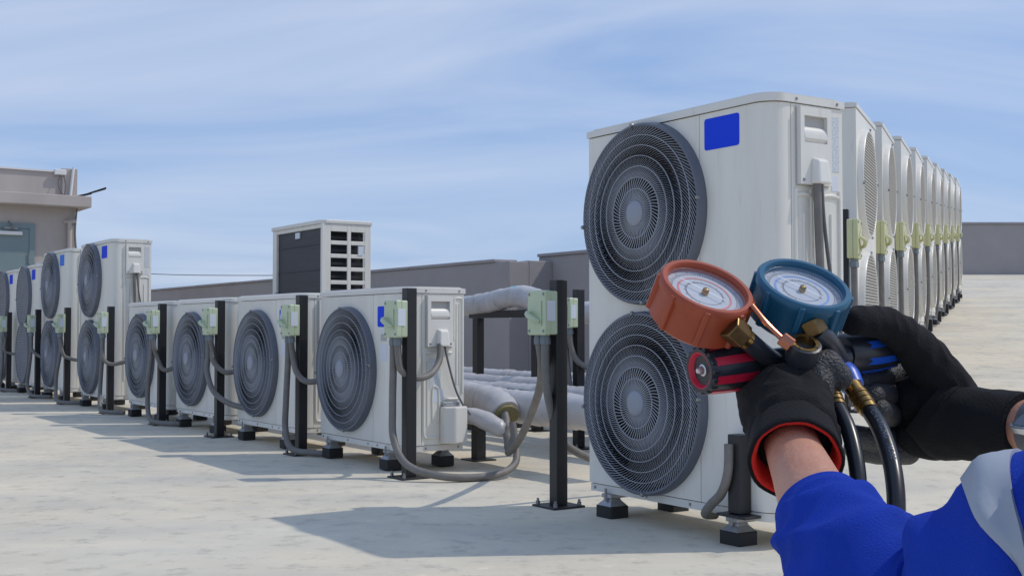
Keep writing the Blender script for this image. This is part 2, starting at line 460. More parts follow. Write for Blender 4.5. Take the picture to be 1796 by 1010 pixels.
def rrect(x0, y0, x1, y1, r, k=4):
    p = []
    for cx, cy, a0 in ((x1-r,y1-r,0),(x0+r,y1-r,90),(x0+r,y0+r,180),(x1-r,y0+r,270)):
        for i in range(k+1):
            a = R(a0+90*i/k); p.append((cx+r*math.cos(a), cy+r*math.sin(a)))
    return p

# ------------------------------------------------------------------ outdoor unit
UW, UD = .945, .335
def unit(name, label, s, v, zb, h, fans, group, style='spiral', xs=.617, sticker='plain', rot=ROT, loc=None, d=UD, cat='air conditioner',
         valve=False, feet=(.05,.05), wd=UW, sidecable=True, ribs=True):
    P = loc if loc is not None else row(s, v, 0)
    root = thing(name, label, cat, P, rot+R(rnd.uniform(-.7,.7)), group)
    ch = .075; z0, z1 = zb, zb+h; zl = z1-.030
    # inner carcass (seen only in the seams)
    car = MB(); prof = [(.006,.30*d),(.006,d-.004),(wd-.008,d-.004),(wd-.008,ch),(wd-.012-ch,.16),(xs-.01,.16)]
    car.prism([(.006,.17),(.006,d-.004),(wd-.008,d-.004),(wd-.008,.10),(wd-.095,.012),(xs+.004,.012),(xs+.004,.17)], z0+.004, zl, 'z')
    link('carcass', car, M['inner'], root, smooth=0)
    fp = MB()
    if len(fans) == 1: plate_hole(fp, 0, xs, z0+.03, zl-.003, fans[0][0], zb+fans[0][1], FR-.003)
    else:
        zm_ = zb+(fans[0][1]+fans[1][1])/2
        plate_hole(fp, 0, xs, z0+.03, zm_, fans[0][0], zb+fans[0][1], FR-.003)
        plate_hole(fp, 0, xs, zm_, zl-.003, fans[1][0], zb+fans[1][1], FR-.003)
    fp.add([(0,0,z0+.03),(0,d,z0+.03),(0,d,zl-.003),(0,0,zl-.003)], [(0,1,2,3)])
    fp.add([(xs,0,z0+.03),(xs,.012,z0+.03),(xs,.012,zl-.003),(xs,0,zl-.003)], [(0,1,2,3)])
    link('front_panel', fp, M['paint'], root, smooth=30)
    # service panel wraps the corner
    k = 6; arc = [(wd-ch+ch*math.sin(R(90*i/k))**1.0, ch-ch*math.cos(R(90*i/k))) for i in range(k+1)]
    outer = [(xs+.003,0)]+arc+[(wd,.092)]
    inner = [(x-.006 if i > 1 else x, y+.006) for i,(x,y) in enumerate(outer)][::-1]
    link('service_panel', MB().prism(outer+inner, z0+.03, zl-.003, 'z'), M['paint'], root, smooth=40)
    sp = MB().prism([(wd-.006,.096),(wd,.096),(wd,d),(wd-.006,d)], z0+.03, zl-.003, 'z')
    link('side_panel', sp, M['paint'], root, smooth=0)
    bp = MB().prism([(.004,.004)]+[(x-.003,y+.003) for x,y in arc]+[(wd-.003,d-.004),(.004,d-.004)], z0, z0+.027, 'z')
    bpo = link('base_pan', bp, M['paint2'], root, smooth=40)
    scr = MB().lathe([(0,.003),(.004,.003),(.006,0)], 10).mesh('screw')
    def screw(par, p, ax):
        o = link('screw', scr, M['screw'], par, smooth=40)
        o.matrix_local = Matrix.Translation(p) @ (Matrix.Rotation(PI/2,4,'X') if ax == 'y' else Matrix.Rotation(PI/2,4,'Y'))
    for x in (.03,.33,.56,.66): screw(bpo, (x,.003,z0+.014), 'y')
    screw(bpo, (wd-.003,.12,z0+.014), 'x'); screw(bpo, (wd-.003,d-.03,z0+.014), 'x')
    # lid with chamfered corner and a raised crown
    e = .006
    lo = [(-e,-e),(wd-ch,-e)]+[(x+(e if i else 0), y-e) for i,(x,y) in enumerate(arc)][1:]+[(wd+e,d+e),(-e,d+e)]
    ins = [(x+(.018 if x < .3 else -.018), y+(.018 if y < d/2 else -.018)) for x,y in lo]
    m = MB(); n = len(lo)
    m.add([(x,y,zl) for x,y in lo]+[(x,y,z1-.006) for x,y in lo]+[(x*.998+.001,y*.998,z1-.002) for x,y in ins]+[(x,y,z1+.002) for x,y in ins],
          [tuple(range(n))[::-1]]+[(a*n+i,a*n+(i+1)%n,(a+1)*n+(i+1)%n,(a+1)*n+i) for a in range(3) for i in range(n)]+[tuple(range(3*n,4*n))])
    lid = link('lid', m, M['paint2'], root, smooth=25)
    screw(lid, (wd+e,.115,zl+.012), 'x'); screw(lid, (wd+e,d-.03,zl+.012), 'x')
    for i,(fx,fz) in enumerate(fans): add_fan(root, fx, zb+fz, style, rnd.uniform(0,2))
    # terminal cover with hand-hold and cable hood
    y0, y1, c0, c1 = .118, .262, zl-.262, zl-.012
    c = MB(); X = wd; th = .020
    hy0, hy1, hz0, hz1 = y0+.018, y1-.020, c1-.115, c1-.028
    link('cover_shadow_gap', MB().box(X,y0-.004,c0-.004,X+.003,y1+.004,c1+.003), M['inner'], root, smooth=0)  # thin sheet in darker paint stands in for the shadow gap round the cover
    for a,b_,cc,dd in ((y0,y1,c0,hz0),(y0,y1,hz1,c1),(y0,hy0,hz0,hz1),(hy1,y1,hz0,hz1)):
        c.box(X-.001,a,cc,X+th,b_,dd)
    tcv = link('terminal_cover', c, M['paint2'], root, smooth=0)
    link('hand_hold', MB().box(X-.002,hy0,hz0,X+.0045,hy1,hz1), M['inner'], tcv, smooth=0)
    bl = [(X+.001,hz0),(X+.012,hz0+.002)]+[(X+.001+.020*math.cos(R(a)), hz0+.014+.040*math.sin(R(a))) for a in range(0,91,15)]
    q = MB(); n = len(bl)
    q.add([(x,hy0+.001,z) for x,z in bl]+[(x,hy1-.001,z) for x,z in bl], [tuple(range(n)),tuple(range(n,2*n))[::-1]]+[(i,(i+1)%n,n+(i+1)%n,n+i) for i in range(n)])
    link('scoop', q, M['paint2'], tcv, smooth=40)
    q = MB(); ya, yb = y0+.045, y1-.030
    q.add([(X+th-.002,ya,c0+.002),(X+th-.002,yb,c0+.002),(X+th+.034,yb-.006,c0+.002),(X+th+.034,ya+.006,c0+.002),
           (X+th-.002,ya+.004,c0+.088),(X+th-.002,yb-.004,c0+.088),(X+th+.024,yb-.012,c0+.078),(X+th+.024,ya+.012,c0+.078)],
          [(0,1,2,3),(4,7,6,5),(0,4,5,1),(1,5,6,2),(2,6,7,3),(3,7,4,0)])
    link('cable_hood', q, M['paint2'], tcv, smooth=0, bevel=.006)
    screw(tcv, (X+th,y0+.014,c0+.014), 'x'); screw(tcv, (X+th,y1-.014,c0+.014), 'x')
    # pressed stiffening ribs on the side
    def rib_path(pts, r=.007, nm='pressed_rib'):
        link(nm, MB().tube([(wd+.0005,y,z) for y,z in pts], r, 8, 4), M['paint'], root, smooth=60)
    zt = c0-.03
    if ribs and h > 1:
        zb_ = z0+.16
        for ya, yb in ((.112,.185),(.235,.318)):
            rib_path([(ya,zb_),(ya,zb_+.3),(ya,zt-.03),(ya+.006,zt-.006),(ya+.03,zt),(yb-.03,zt),(yb-.006,zt-.006),(yb,zt-.03),(yb,zb_+.3),(yb,zb_)])
            rib_path([((ya+yb)/2,zb_+.02),((ya+yb)/2,zt-.06)], .005)
    elif ribs:
        rib_path([(.277,zl-.23),(.277,zl-.06),(.281,zl-.03),(.290,zl-.022),(.312,zl-.022),(.321,zl-.03),(.325,zl-.06),(.325,z0+.28)])
        rib_path([(.292,zl-.05),(.292,z0+.32)], .004); rib_path([(.309,zl-.05),(.309,z0+.32)], .004)
        rib_path([(.105,z0+.09),(.105,zt-.03),(.110,zt-.006),(.125,zt),(.20,zt),(.262,zt)])
        rib_path([(.125,z0+.12),(.125,zt-.04)], .004)
        rib_path([(.105,z0+.09),(.112,z0+.07),(.13,z0+.066),(.19,z0+.066)])
        rib_path([(.21,z0+.25),(.26,z0+.25),(.30,z0+.25)]); rib_path([(.155,z0+.14),(.155,z0+.30),(.18,z0+.31),(.19,z0+.28),(.19,z0+.14)], .005)
    link('data_plate', MB().box(wd,.276,zl-.21,wd+.0015,.318,zl-.03) if h > 1 else MB().box(wd,.135,z0+.30,wd+.0015,.20,z0+.45), M['plate'], root, smooth=0)
    link('small_sticker', MB().box(wd,.282,zl-.275,wd+.0012,.312,zl-.225) if h > 1 else MB().box(wd,.15,z0+.235,wd+.0012,.215,z0+.295), M['whitelab'], root, smooth=0)
    # maker's sticker, blank blue
    if sticker:
        a0, a1, b0, b1 = (.645,.810,zl-.128,zl-.022) if h > 1 else (.665,.800,zl-.165,zl-.062)
        st = link('blue_sticker', MB().prism(rrect(a0,b0,a1,b1,.010), -.0015, 0, 'y'), M['blue2' if sticker == 'faded' else 'blue'], root, smooth=0)
        if sticker == 'swirl':
            cx_, cz_ = (a0+a1)/2-.028, (b0+b1)/2+.006
            link('white_swirl', MB().tube([(cx_+.030*math.cos(t*.5)*(1-t*.05), -.002, cz_+.028*math.sin(t*.5)*(1-t*.05)) for t in range(0,12)], .0035, 6, 3), M['swirl'], st)
    if h < 1:
        link('caution_plate', MB().box(.70,-.0015,zl-.235,.76,0,zl-.200), M['inner'], root, smooth=0)
        link('paper_label', MB().box(.69,-.0012,zl-.335,.765,0,zl-.25), M['whitelab'], root, smooth=0)
        link('paper_label', MB().box(.70,-.0012,zl-.192,.74,0,zl-.172), M['whitelab'], root, smooth=0)
    # feet: rubber block, cone washer and steel rail
    for fx in (.115, wd-.17):
        ra = link('foot_rail', MB().box(fx-.028,-.012,z0-.016,fx+.028,d+.02,z0-.001), M['galv'], root, smooth=0, bevel=.003)
        for fy in (.018, d-.02):
            ph = feet[0] if fx < .3 else feet[1]
            zt_ = z0-.016
            b = link('rubber_block', MB().prism(rrect(fx-.046,fy-.042,fx+.046,fy+.042,.006), zt_-.030-ph, zt_-.028, 'z'), M['rubber'], root, smooth=30, bevel=.003)
            c = MB().add([(fx+sx*a,fy+sy*a,zz_) for zz_,a in ((zt_-.028,.040),(zt_-.010,.024),(zt_+.001,.020)) for sx,sy in ((-1,-1),(1,-1),(1,1),(-1,1))],
                         [(i*4+j,i*4+(j+1)%4,i*4+4+(j+1)%4,i*4+4+j) for i in range(2) for j in range(4)]+[(8,9,10,11)])
            link('cone_washer', c, M['galv'], b, smooth=0)
            link('bolt', MB().cyl((fx,fy-.03,zt_-.01),(fx,fy-.03,zt_+.035),.005,8), M['screw'], b)
    if valve:
        q = MB(); ya, yb, a, b_ = .195,.325,z0+.035,z0+.215
        q.add([(wd,ya,a),(wd,yb,a),(wd+.055,yb,a),(wd+.075,ya+.05,a),(wd+.045,ya,a),(wd,ya,b_),(wd,yb,b_),(wd+.055,yb,b_),(wd+.075,ya+.05,b_),(wd+.045,ya,b_)],
              [(0,1,2,3,4),(9,8,7,6,5),(0,4,9,5),(4,3,8,9),(3,2,7,8),(2,1,6,7),(1,0,5,6)])
        vc = link('valve_cover', q, M['paint2'], root, smooth=0, bevel=.008)
        link('valve_bracket', MB().box(wd,.205,b_+.001,wd+.02,.30,b_+.022), M['galv'], vc, smooth=0, bevel=.003)
        screw(vc, (wd+.02,.215,b_+.012), 'x'); screw(vc, (wd+.02,.285,b_+.012), 'x')
    # supply cable out of the hood
    if sidecable:
        zc = c0+.004; yc = (y0+y1)/2
        if h > 1:
            link('supply_cable', MB().tube([(X+.028,yc-.008,zc+.03),(X+.029,yc-.004,zc-.12),(X+.030,yc+.006,zc-.36),(X+.032,yc+.012,zc-.62),(X+.034,yc+.02,z0+.10),(X+.03,yc+.03,z0-.03)], .0135, 10), M['conduit'], root)
            link('signal_cable', MB().tube([(X+.026,yc+.014,zc+.03),(X+.024,yc+.028,zc-.12),(X+.022,yc+.060,zc-.30),(X+.018,yc+.095,zc-.42),(X+.012,yc+.135,zc-.55)], .0062, 8), M['cable'], root)
        else:
            link('signal_cable', MB().tube([(X+.03,yc+.012,zc+.03),(X+.030,yc+.028,zc-.05),(X+.028,yc+.075,zc-.20),(X+.03,yc+.115,zc-.28),(X+.05,yc+.155,zc-.34)], .0055, 8), M['cable'], root)
    return root
SMALL_F = [(.33,.385)]; TALL_F = [(.33,.345),(.33,1.02)]
GS, GT = 'low single-fan outdoor units in the row', 'tall twin-fan outdoor units in the row'
unit('outdoor_unit', 'low white single-fan unit nearest of the four, bulging valve cover on its lit side', -.02, 0, .10, .80, SMALL_F, GS, valve=True)
unit('outdoor_unit', 'low single-fan unit with white swirl on its blue sticker, second from the big pipes', -1.265, 0, .10, .80, SMALL_F, GS, sticker='swirl')
unit('outdoor_unit', 'low white single-fan unit third back, blue sticker hidden, conduit sweeping across its right edge', -2.464, 0, .10, .80, SMALL_F, GS, sticker=None)
unit('outdoor_unit', 'farthest and smallest-looking low single-fan unit, directly beside the first tall unit on the left', -3.65, 0, .10, .80, SMALL_F, GS, sticker=None)
BIG = unit('outdoor_unit', 'very large tall twin-fan unit behind the red gauge, big blank blue sticker', 2.385, 0, .088, 1.365, TALL_F, GT)
unit('outdoor_unit', 'tall twin-fan unit at left whose whole side with hand-hold shows above the low units', -5.15, 0, .10, 1.355, TALL_F, GT)
unit('outdoor_unit', 'tall twin-fan unit at left with a paler, worn blue sticker', -6.63, 0, .10, 1.355, TALL_F, GT, sticker='faded')
unit('outdoor_unit', 'wire-mesh guarded twin-fan unit with blue sticker in front of the grey door', -7.80, 0, .10, 1.26, [(.33,.335),(.33,.935)], GT, style='square')
unit('outdoor_unit', 'wire-mesh guarded twin-fan unit cut by the left picture edge', -8.98, 0, .10, 1.25, [(.33,.335),(.33,.93)], GT, style='square')
unit('outdoor_unit', 'white unit farther back at left edge, only its lid and hand-hold showing', -9.55, .55, .10, 1.42, TALL_F, GT, sticker=None)

# ------------------------------------------------------------------ unit seen from the back, behind the low row
bu = thing('outdoor_unit', 'tall unit seen from behind, dark coil fins and slotted end panel, above the low row', 'air conditioner', row(-2.98,.94), ROT, GT)
BW, BD, bz0, bz1 = .92, .40, .12, 1.50
link('coil', MB().box(.06,.02,bz0+.05,BW-.012,.06,bz1-.05), M['coil'], bu, smooth=0)
link('frame', MB().box(0,0,bz0,.075,.08,bz1-.03).box(.075,.004,bz1-.06,BW-.02,.07,bz1-.03).box(.075,.004,bz0,BW-.02,.07,bz0+.05).box(BW-.018,0,bz0,BW,.05,bz1-.03), M['paint'], bu, smooth=0, bevel=.004)
for i in range(6):
    z = bz0+.25+i*.19; link('coil_tie', MB().box(.076,.014,z,BW-.02,.019,z+.004), M['coil'], bu, smooth=0)
link('catch', MB().box(.07,-.012,bz0+.80,.10,.004,bz0+.86), M['galv'], bu, smooth=0, bevel=.003)
link('tag', MB().box(.42,.010,bz1-.115,.50,.018,bz1-.07), M['whitelab'], bu, smooth=0)
ev = MB().box(BW,.0,bz0,BW+.012,.07,bz1-.03).box(BW,BD-.05,bz0,BW+.012,BD,bz1-.03).box(BW,.205,bz0,BW+.012,.235,bz1-.03)
zs = []; z = bz1-.085
while z > bz0+.1: zs.append(z); z -= .098
prev = bz1-.03
for z in zs:
    for a, b in ((.07,.205),(.235,BD-.05)): ev.box(BW,a,z,BW+.012,b,prev)
    prev = z-.068
for a, b in ((.07,.205),(.235,BD-.05)): ev.box(BW,a,bz0,BW+.012,b,prev)
link('slotted_end_panel', ev, M['paint'], bu, smooth=0, bevel=.003)
link('inner_box', MB().box(.08,.065,bz0+.01,BW-.10,BD-.01,bz1-.05), M['dark'], bu, smooth=0)
for i, z in enumerate(zs):
    link('louvre', MB().box(BW-.075,.03,z-.050,BW-.066,BD-.03,z-.028), M['coil'], bu, smooth=0)
link('paper_scrap', MB().box(BW+.002,.295,zs[1]-.075,BW+.016,.335,zs[1]-.005), M['whitelab'], bu, smooth=0)
link('lid', MB().prism([(-.01,-.01),(BW-.02,-.01),(BW+.02,.03),(BW+.02,BD+.01),(-.01,BD+.01)], bz1-.03, bz1), M['paint2'], bu, smooth=0, bevel=.006)
link('far_frame', MB().box(0,BD-.03,bz0,BW-.1,BD,bz1-.03), M['paint'], bu, smooth=0)
for x in (.1, BW-.14): link('rubber_block', MB().box(x,.0,0,x+.09,BD,bz0), M['rubber'], bu, smooth=0)

# ------------------------------------------------------------------ isolator posts
box_me = MB().prism(rrect(-.088,0,.034,.175,.008), -.088, -.060, 'y').mesh('switch_cover')
backbox_me = MB().prism(rrect(-.086,.002,.032,.173,.008), -.0595, -.027, 'y').mesh('switch_box')
def isolator(label, P, rot, hgt=.88, zb=.655, condA=None, condB=None, scale=1.0, detail=True, group='isolator switch posts', gm=None):
    gm = gm or M['green']
    jit = lambda c: [(x+rnd.uniform(-.012,.012), y+rnd.uniform(-.012,.012), z if z < .06 else z+rnd.uniform(-.025,.025)) for x, y, z in c] if c in (genA, genB) else c
    condA, condB = jit(condA), jit(condB); hgt += rnd.uniform(-.012,.012)
    t = thing('isolator_post', label, 'switch post', P, rot+R(rnd.uniform(-2,2)), group)
    link('post', MB().box(-.026,-.026,.008,.026,.026,hgt), M['black'], t, smooth=0, bevel=.003)
    link('base_plate', MB().box(-.075,-.075,0,.075,.075,.008), M['black'], t, smooth=0, bevel=.002)
    for x, y in ((-.058,-.058),(.058,-.058),(.058,.058),(-.058,.058)):
        link('anchor_bolt', MB().cyl((x,y,.008),(x,y,.022),.009,6).cyl((x,y,.022),(x,y,.032),.005,8), M['screw'], t, smooth=30)
    b = link('switch_box', backbox_me, gm, t, smooth=30, bevel=.003); b.location = (0,0,zb); b.scale = (scale,1,scale)
    c = link('cover', box_me, gm, b, smooth=30, bevel=.004)
    # rotary handle on a triangular boss
    tri = MB().prism([(-.07,.085),(.012,.135),(.012,.035)], -.094, -.0885, 'y')
    link('boss', tri, gm, b, smooth=0, bevel=.003)
    link('handle', MB().tube([(-.070,-.098,.092),(-.045,-.118,.080),(-.012,-.112,.062),(.006,-.096,.052)], [.006,.011,.011,.007], 8, 4), gm, b)
    link('white_label', MB().box(.0345,-.080,.055,.0355,-.040,.135), M['whitelab'], b, smooth=0)
    for x, z in ((-.074,.016),(-.074,.160),(.022,.016),(.022,.160)):
        link('screw', MB().cyl((x,-.0885,z),(x,-.0915,z),.0055,8), M['screw'], b)
    for x in (-.048,-.008):
        link('gland', MB().cyl((x,-.058,.0),(x,-.058,-.012),.019,12).cyl((x,-.058,-.012),(x,-.058,-.036),.0215,8), M['gland'], b, smooth=30)
    if condA: link('conduit', MB().tube([(-.048,-.058,zb-.03)]+condA, .0175, 12, 7), M['conduit'], t)
    if condB: link('conduit', MB().tube([(-.008,-.058,zb-.03)]+condB, .0165, 12, 7), M['conduit'], t)
    return t
side = lambda x, y, z: (x, y, z)
genA = [(-.048,-.06,.50),(-.045,-.07,.30),(-.02,-.085,.14),(.06,-.09,.045),(.17,-.06,.025),(.30,.05,.022)]
genB = [(-.004,-.052,.56),(.010,-.045,.47),(.045,.01,.41),(.10,.08,.415),(.17,.12,.44)]
GP = 'isolator switch posts'
# nearest low unit: one conduit loops along the floor to the pipes, one climbs to the hood
isolator('black post with green switch box before nearest low unit, conduit looping to the floor', row(1.075,-.055), ROT,
    condA=[(-.046,-.06,.50),(-.042,-.065,.33),(-.01,-.075,.18),(.10,-.06,.07),(.24,.06,.025),(.30,.27,.022),(.26,.42,.06),(.20,.47,.14),(.17,.47,.25)],
    condB=[(-.004,-.055,.56),(0,-.04,.50),(.0,.04,.465),(-.04,.14,.48),(-.085,.215,.54),(-.112,.238,.62)])
isolator('black post with green switch box in front of the swirl-sticker unit', row(-.155,-.055), ROT, condA=[(-.048,-.06,.50),(-.046,-.07,.30),(-.03,-.08,.14),(.03,-.07,.04),(.14,-.0,.022),(.26,.10,.022)], condB=genB)
isolator('black post with green switch box whose conduit crosses diagonally to the next unit', row(-1.44,-.055), ROT, condA=[(-.045,-.06,.52),(-.02,-.075,.42),(.08,-.07,.30),(.20,-.02,.23),(.33,.05,.20)], condB=genB)
isolator('black post with green switch box at the farthest low unit', row(-2.63,-.055), ROT, condA=genA, condB=genB)
isolator('black post with green switch box before the first tall unit on the left', row(-3.98,-.055), ROT, condA=genA, condB=genB)
isolator('black post with darker green switch box before the second tall unit on the left', row(-5.42,-.055), ROT, condA=genA, condB=genB)
isolator('black post with green switch box before the wire-mesh guarded unit', row(-6.62,-.055), ROT, condA=genA, condB=genB)
isolator('black post with green switch box cut by the left picture edge', row(-8.03,-.055), ROT, condA=genA, condB=genB)
isolator('black post with green switch box standing alone left of the huge unit, two hanging conduits', row(2.185,.0), ROT, hgt=.895, zb=.672,
    condA=[(-.07,-.03,.55),(-.30,.117,.424),(-.66,.293,.233),(-.90,.40,.13),(-.99,.43,.10)],
    condB=[(-.006,-.058,.54),(-.01,-.04,.42),(-.045,.048,.255),(-.09,.244,.16),(-.10,.42,.12)])
isolator('second black post with green switch box partly hidden behind the lone post', row(.44,1.42), ROT, hgt=.93, zb=.70, condA=[(-.04,-.06,.55),(-.02,-.05,.35),(.0,-.05,.15)],
    condB=[(0,-.05,.58),(.03,-.02,.50),(.12,.05,.45),(.26,.12,.42)])
br = link('corner_channel', MB().box(.80,-.052,.110,.856,-.003,.36), M['black'], BIG, smooth=0, bevel=.003)
link('flange', MB().box(.77,-.075,.100,.90,-.003,.109), M['black'], br, smooth=0, bevel=.002)
link('channel_conduit', MB().tube([(.815,-.06,.33),(.812,-.062,.24),(.78,-.06,.17),(.72,-.05,.125),(.66,-.02,.085),(.62,.06,.07)], .0155, 12, 6), M['conduit'], BIG)

# ------------------------------------------------------------------ pipework behind the row
def crinkle(mb, amp=.0035, f=24):
    mb.v = [tuple(Vector(p)+Vector((noise.noise(Vector(p)*f), noise.noise(Vector(p)*f+Vector((7,3,1))), noise.noise(Vector(p)*f+Vector((2,9,5)))))*amp) for p in mb.v]
    return mb
def pipe(label, s0, s1, v, z, r, collars, patch=None, name='insulated_pipe'):
    t = thing(name, label, 'pipe', row(s0, v, 0), ROT, 'insulated pipes behind the row')
    L_ = s1-s0
    nn = int(L_/.022)
    pts = [(L_*i/nn, .010*math.sin(i*.11+v*3), z+.005*math.sin(i*.083+v)) for i in range(nn+1)]
    link('wrapped_tube', crinkle(MB().tube(pts, [r*(1+.055*((i*.022+.013*math.sin(i*.7))/.105 % 1)-.012+.012*math.sin(i*.35+v*5)) for i in range(nn+1)], 24, 1)), M['insul'], t)
    for c in collars:
        link('wrap_collar', MB().tube([(c-s0-.05,0,z),(c-s0-.048,0,z),(c-s0+.048,0,z),(c-s0+.05,0,z)], [r*1.0,r*1.055,r*1.055,r*1.0], 22, 1), M['insul'], t)
    if patch:
        for c, a, ln in patch:
            vs = []; k = 6
            for i in range(9):
                for j in range(k+1):
                    an = R(a+(j-k/2)*6*(1+.3*math.sin(i*2.1)))
                    vs.append((c-s0+ln*i/8, math.cos(an)*r*1.045, z+math.sin(an)*r*1.045))
            link('teal_paint_patch', MB().add(vs, [(i*(k+1)+j,i*(k+1)+j+1,(i+1)*(k+1)+j+1,(i+1)*(k+1)+j) for i in range(8) for j in range(k)]), M['tealp'], t)
    return t
pipe('thick front insulated pipe low behind the post, teal paint along its underside', -3.2, 1.75, .68, .30, .083, [-.05,.62,1.3], [(.45,300,.5),(.62,55,.34)])
pipe('second low insulated pipe from the front, just behind the thick front one', -4.5, 1.45, 1.25, .295, .075, [-.9,-.1,.7,1.5])
pipe('third low insulated pipe from the front, in the middle of the pipe bank', -5.0, 1.2, 1.75, .30, .075, [-1.3,-.4,.4,1.2])
pipe('rearmost low insulated pipe, nearest the parapet', -5.5, .9, 2.3, .305, .075, [-1.6,-.8,.1,1.0])
for lab, s_ in (('black steel trestle carrying the low pipes by the lone post', .62), ('black steel trestle carrying the low pipes, behind the nearest low unit', -1.2)):
    t = thing('pipe_trestle', lab, 'pipe support', row(s_, .56), ROT, 'pipe trestles')
    link('beam', MB().box(-.03,.0,.160,.03,1.95,.212), M['black'], t, smooth=0, bevel=.003)
    for y in (.03, 1.88):
        link('leg', MB().box(-.029,y,.007,.029,y+.055,.159), M['black'], t, smooth=0)
        link('base_plate', MB().box(-.07,y-.04,0,.07,y+.095,.007), M['black'], t, smooth=0)
# elbow dropping to the nearest unit
t = thing('elbow_pipe', 'wrapped insulated elbow dropping from the pipe bank to the nearest low unit', 'pipe', row(1.06,.36))
def el(nm, pts, r, m, n=22): return link(nm, crinkle(MB().tube([at(*p)-t.location for p in pts], r, n, 8), .004, 30), m, t)
el('wrapped_elbow', [(790,690,6.35),(830,697,6.22),(860,704,6.08),(880,716,5.97),(887,726,5.92)], [.076,.078,.080,.079,.074], M['insul'])
for k_ in ((838,699,6.19,852,702,6.12),): el('wrap_collar', [k_[:3],k_[3:]], [.081,.082], M['insul'])
el('foam_lining', [(884,720,5.945),(889,730,5.905)], [.060,.062], mat('foam_yellow', (.26,.22,.10), .8, var=.4, vscale=60), 18)
el('sleeve_wrap', [(812,728,5.93),(832,730,5.90),(855,739,5.87),(876,750,5.85),(888,752,5.84)], [.036,.042,.046,.042,.030], M['insul'], 18)
el('drain_tube', [(885,722,5.90),(888,745,5.85),(890,770,5.82),(893,790,5.80)], .021, M['conduit'], 14)
# upper pipe on its black frame
t = thing('upper_pipe', 'bent insulated pipe with turquoise smears at switch-box height, on a black frame', 'pipe', row(.2,1.9), ROT)
UP = [(-2.6,.0,.86),(-1.75,0,.865),(-1.42,-.01,.885),(-1.18,-.02,.915),(-.98,-.02,.915),(-.76,-.02,.875),(-.60,-.02,.83),(-.44,-.01,.80),(.3,0,.80),(.9,0,.80),(1.15,.0,.80)]
link('wrapped_tube', crinkle(MB().tube(UP, [.072,.073,.076,.071,.077,.072,.078,.071,.074,.072,.073], 28, 14), .005, 20), M['insul'], t)
for i, (a, b) in enumerate(((1,2),(2,3),(4,5),(5,6),(6,7))):
    p, q = Vector(UP[a]), Vector(UP[b]); d_ = (q-p).normalized()*.03; c = p.lerp(q,.5)
    link('wrap_collar', MB().tube([c-d_*1.05,c-d_,c+d_,c+d_*1.05], [.073,.0765,.0765,.073], 22, 1), M['insul'], t)
for a, s_, ln in ((110,-1.12,.10),(75,-.90,.09),(125,-.86,.06)):
    vs = []
    for i in range(7):
        x = s_+ln*i/6; zc = .915-(max(0,x+.98)*.18)
        for j in range(6):
            an = R(a+(j-2.5)*9*(1+.4*math.sin(i*2+a))); vs.append((x, -.02-math.cos(an)*-.0772, zc+math.sin(an)*.0772))
    link('turquoise_smear', MB().add(vs, [(i*6+j,i*6+j+1,i*6+j+7,i*6+j+6) for i in range(6) for j in range(5)]), mat('turquoise_paint', (.16,.50,.58), .5), t)
fr = thing('steel_trestle', 'black steel frame standing under the upper insulated pipe', 'pipe support', row(-.75,1.9), ROT)
link('beam', MB().box(-.75,-.03,.772,.13,.03,.825), M['black'], fr, smooth=0, bevel=.003)
for x in (-.70, .055): link('leg', MB().box(x,-.029,.007,x+.07,.029,.771), M['black'], fr, smooth=0, bevel=.003); link('base_plate', MB().box(x-.04,-.07,0,x+.11,.07,.007), M['black'], fr, smooth=0)
# thin stay wire from the parapet
tag(link('stay_wire', MB().tube([row(-13.5,2.2,1.62), row(-11.7,3.0,1.50), row(-9.4,4.0,1.43)], .006, 6, 6), M['cable']), 'thin dark wire sagging down to the parapet against the sky', 'wire')

# ------------------------------------------------------------------ stair house
hp = row(-11.6,1.5,-.15)
H = thing('stair_house', 'tan rendered stair house with overhanging slab and grey door at the left', 'building', hp, ROT)
# local: x along the row (face with the door at x=0), y behind the row (corner at y=0, house goes to -y)
link('wall', MB().box(-4,-5,0,0,0,2.555), M['house'], H, smooth=0)
link('roof_slab', MB().box(-4.2,-5.2,2.556,.28,.16,2.715), M['house'], H, smooth=0, bevel=.01)
link('roof_parapet', MB().box(-4,-5,2.716,-.02,-.04,3.06), M['house'], H, smooth=0)
link('parapet_cap', MB().box(-4.03,-5.03,3.061,.01,-.22,3.085), M['housew'], H, smooth=0)
link('corner_pier', MB().box(-.3,-.19,2.716,.02,.02,3.12), M['house'], H, smooth=0)
link('white_bracket', MB().box(.0,-.30,3.02,.06,-.14,3.10), M['housew'], H, smooth=0, bevel=.01)
link('loop_wire', MB().tube([(.04,-.22,3.02),(.05,-.25,2.9),(.04,-.22,2.80),(.05,-.16,2.74),(.04,-.15,2.9),(.03,-.17,3.03)], .006, 6), M['cable'], H)
link('white_pipe', MB().tube([(.05,-.08,2.72),(.05,-.04,3.14)], .02, 10, 1), M['housew'], H)
link('drain_pipe', MB().tube([(.06,-.085,.0),(.06,-.085,2.36)], .035, 12, 1).tube([(.0,-.14,2.36),(.06,-.085,2.36),(.07,-.0,2.37)], .03, 10, 1), M['house'], H)
link('wall_conduit', MB().tube([(.05,.0,.0),(.055,.01,1.4),(.045,.02,1.8),(.05,-.01,2.2),(.05,.01,2.55)], .014, 8, 5), M['conduit'], H)
df = link('door_frame', MB().box(.0,-1.70,0,.03,-1.63,2.31).box(.0,-.62,0,.03,-.55,2.31).box(.0,-1.63,2.24,.03,-.62,2.31), M['door'], H, smooth=0)
dr = link('door', MB().box(-.005,-1.63,.02,.018,-.62,2.238), M['door'], H, smooth=0, bevel=.004)
for z in (.45,1.1,1.75): link('hinge', MB().cyl((.03,-.625,z),(.03,-.625,z+.14),.012,8), M['screw'], dr)
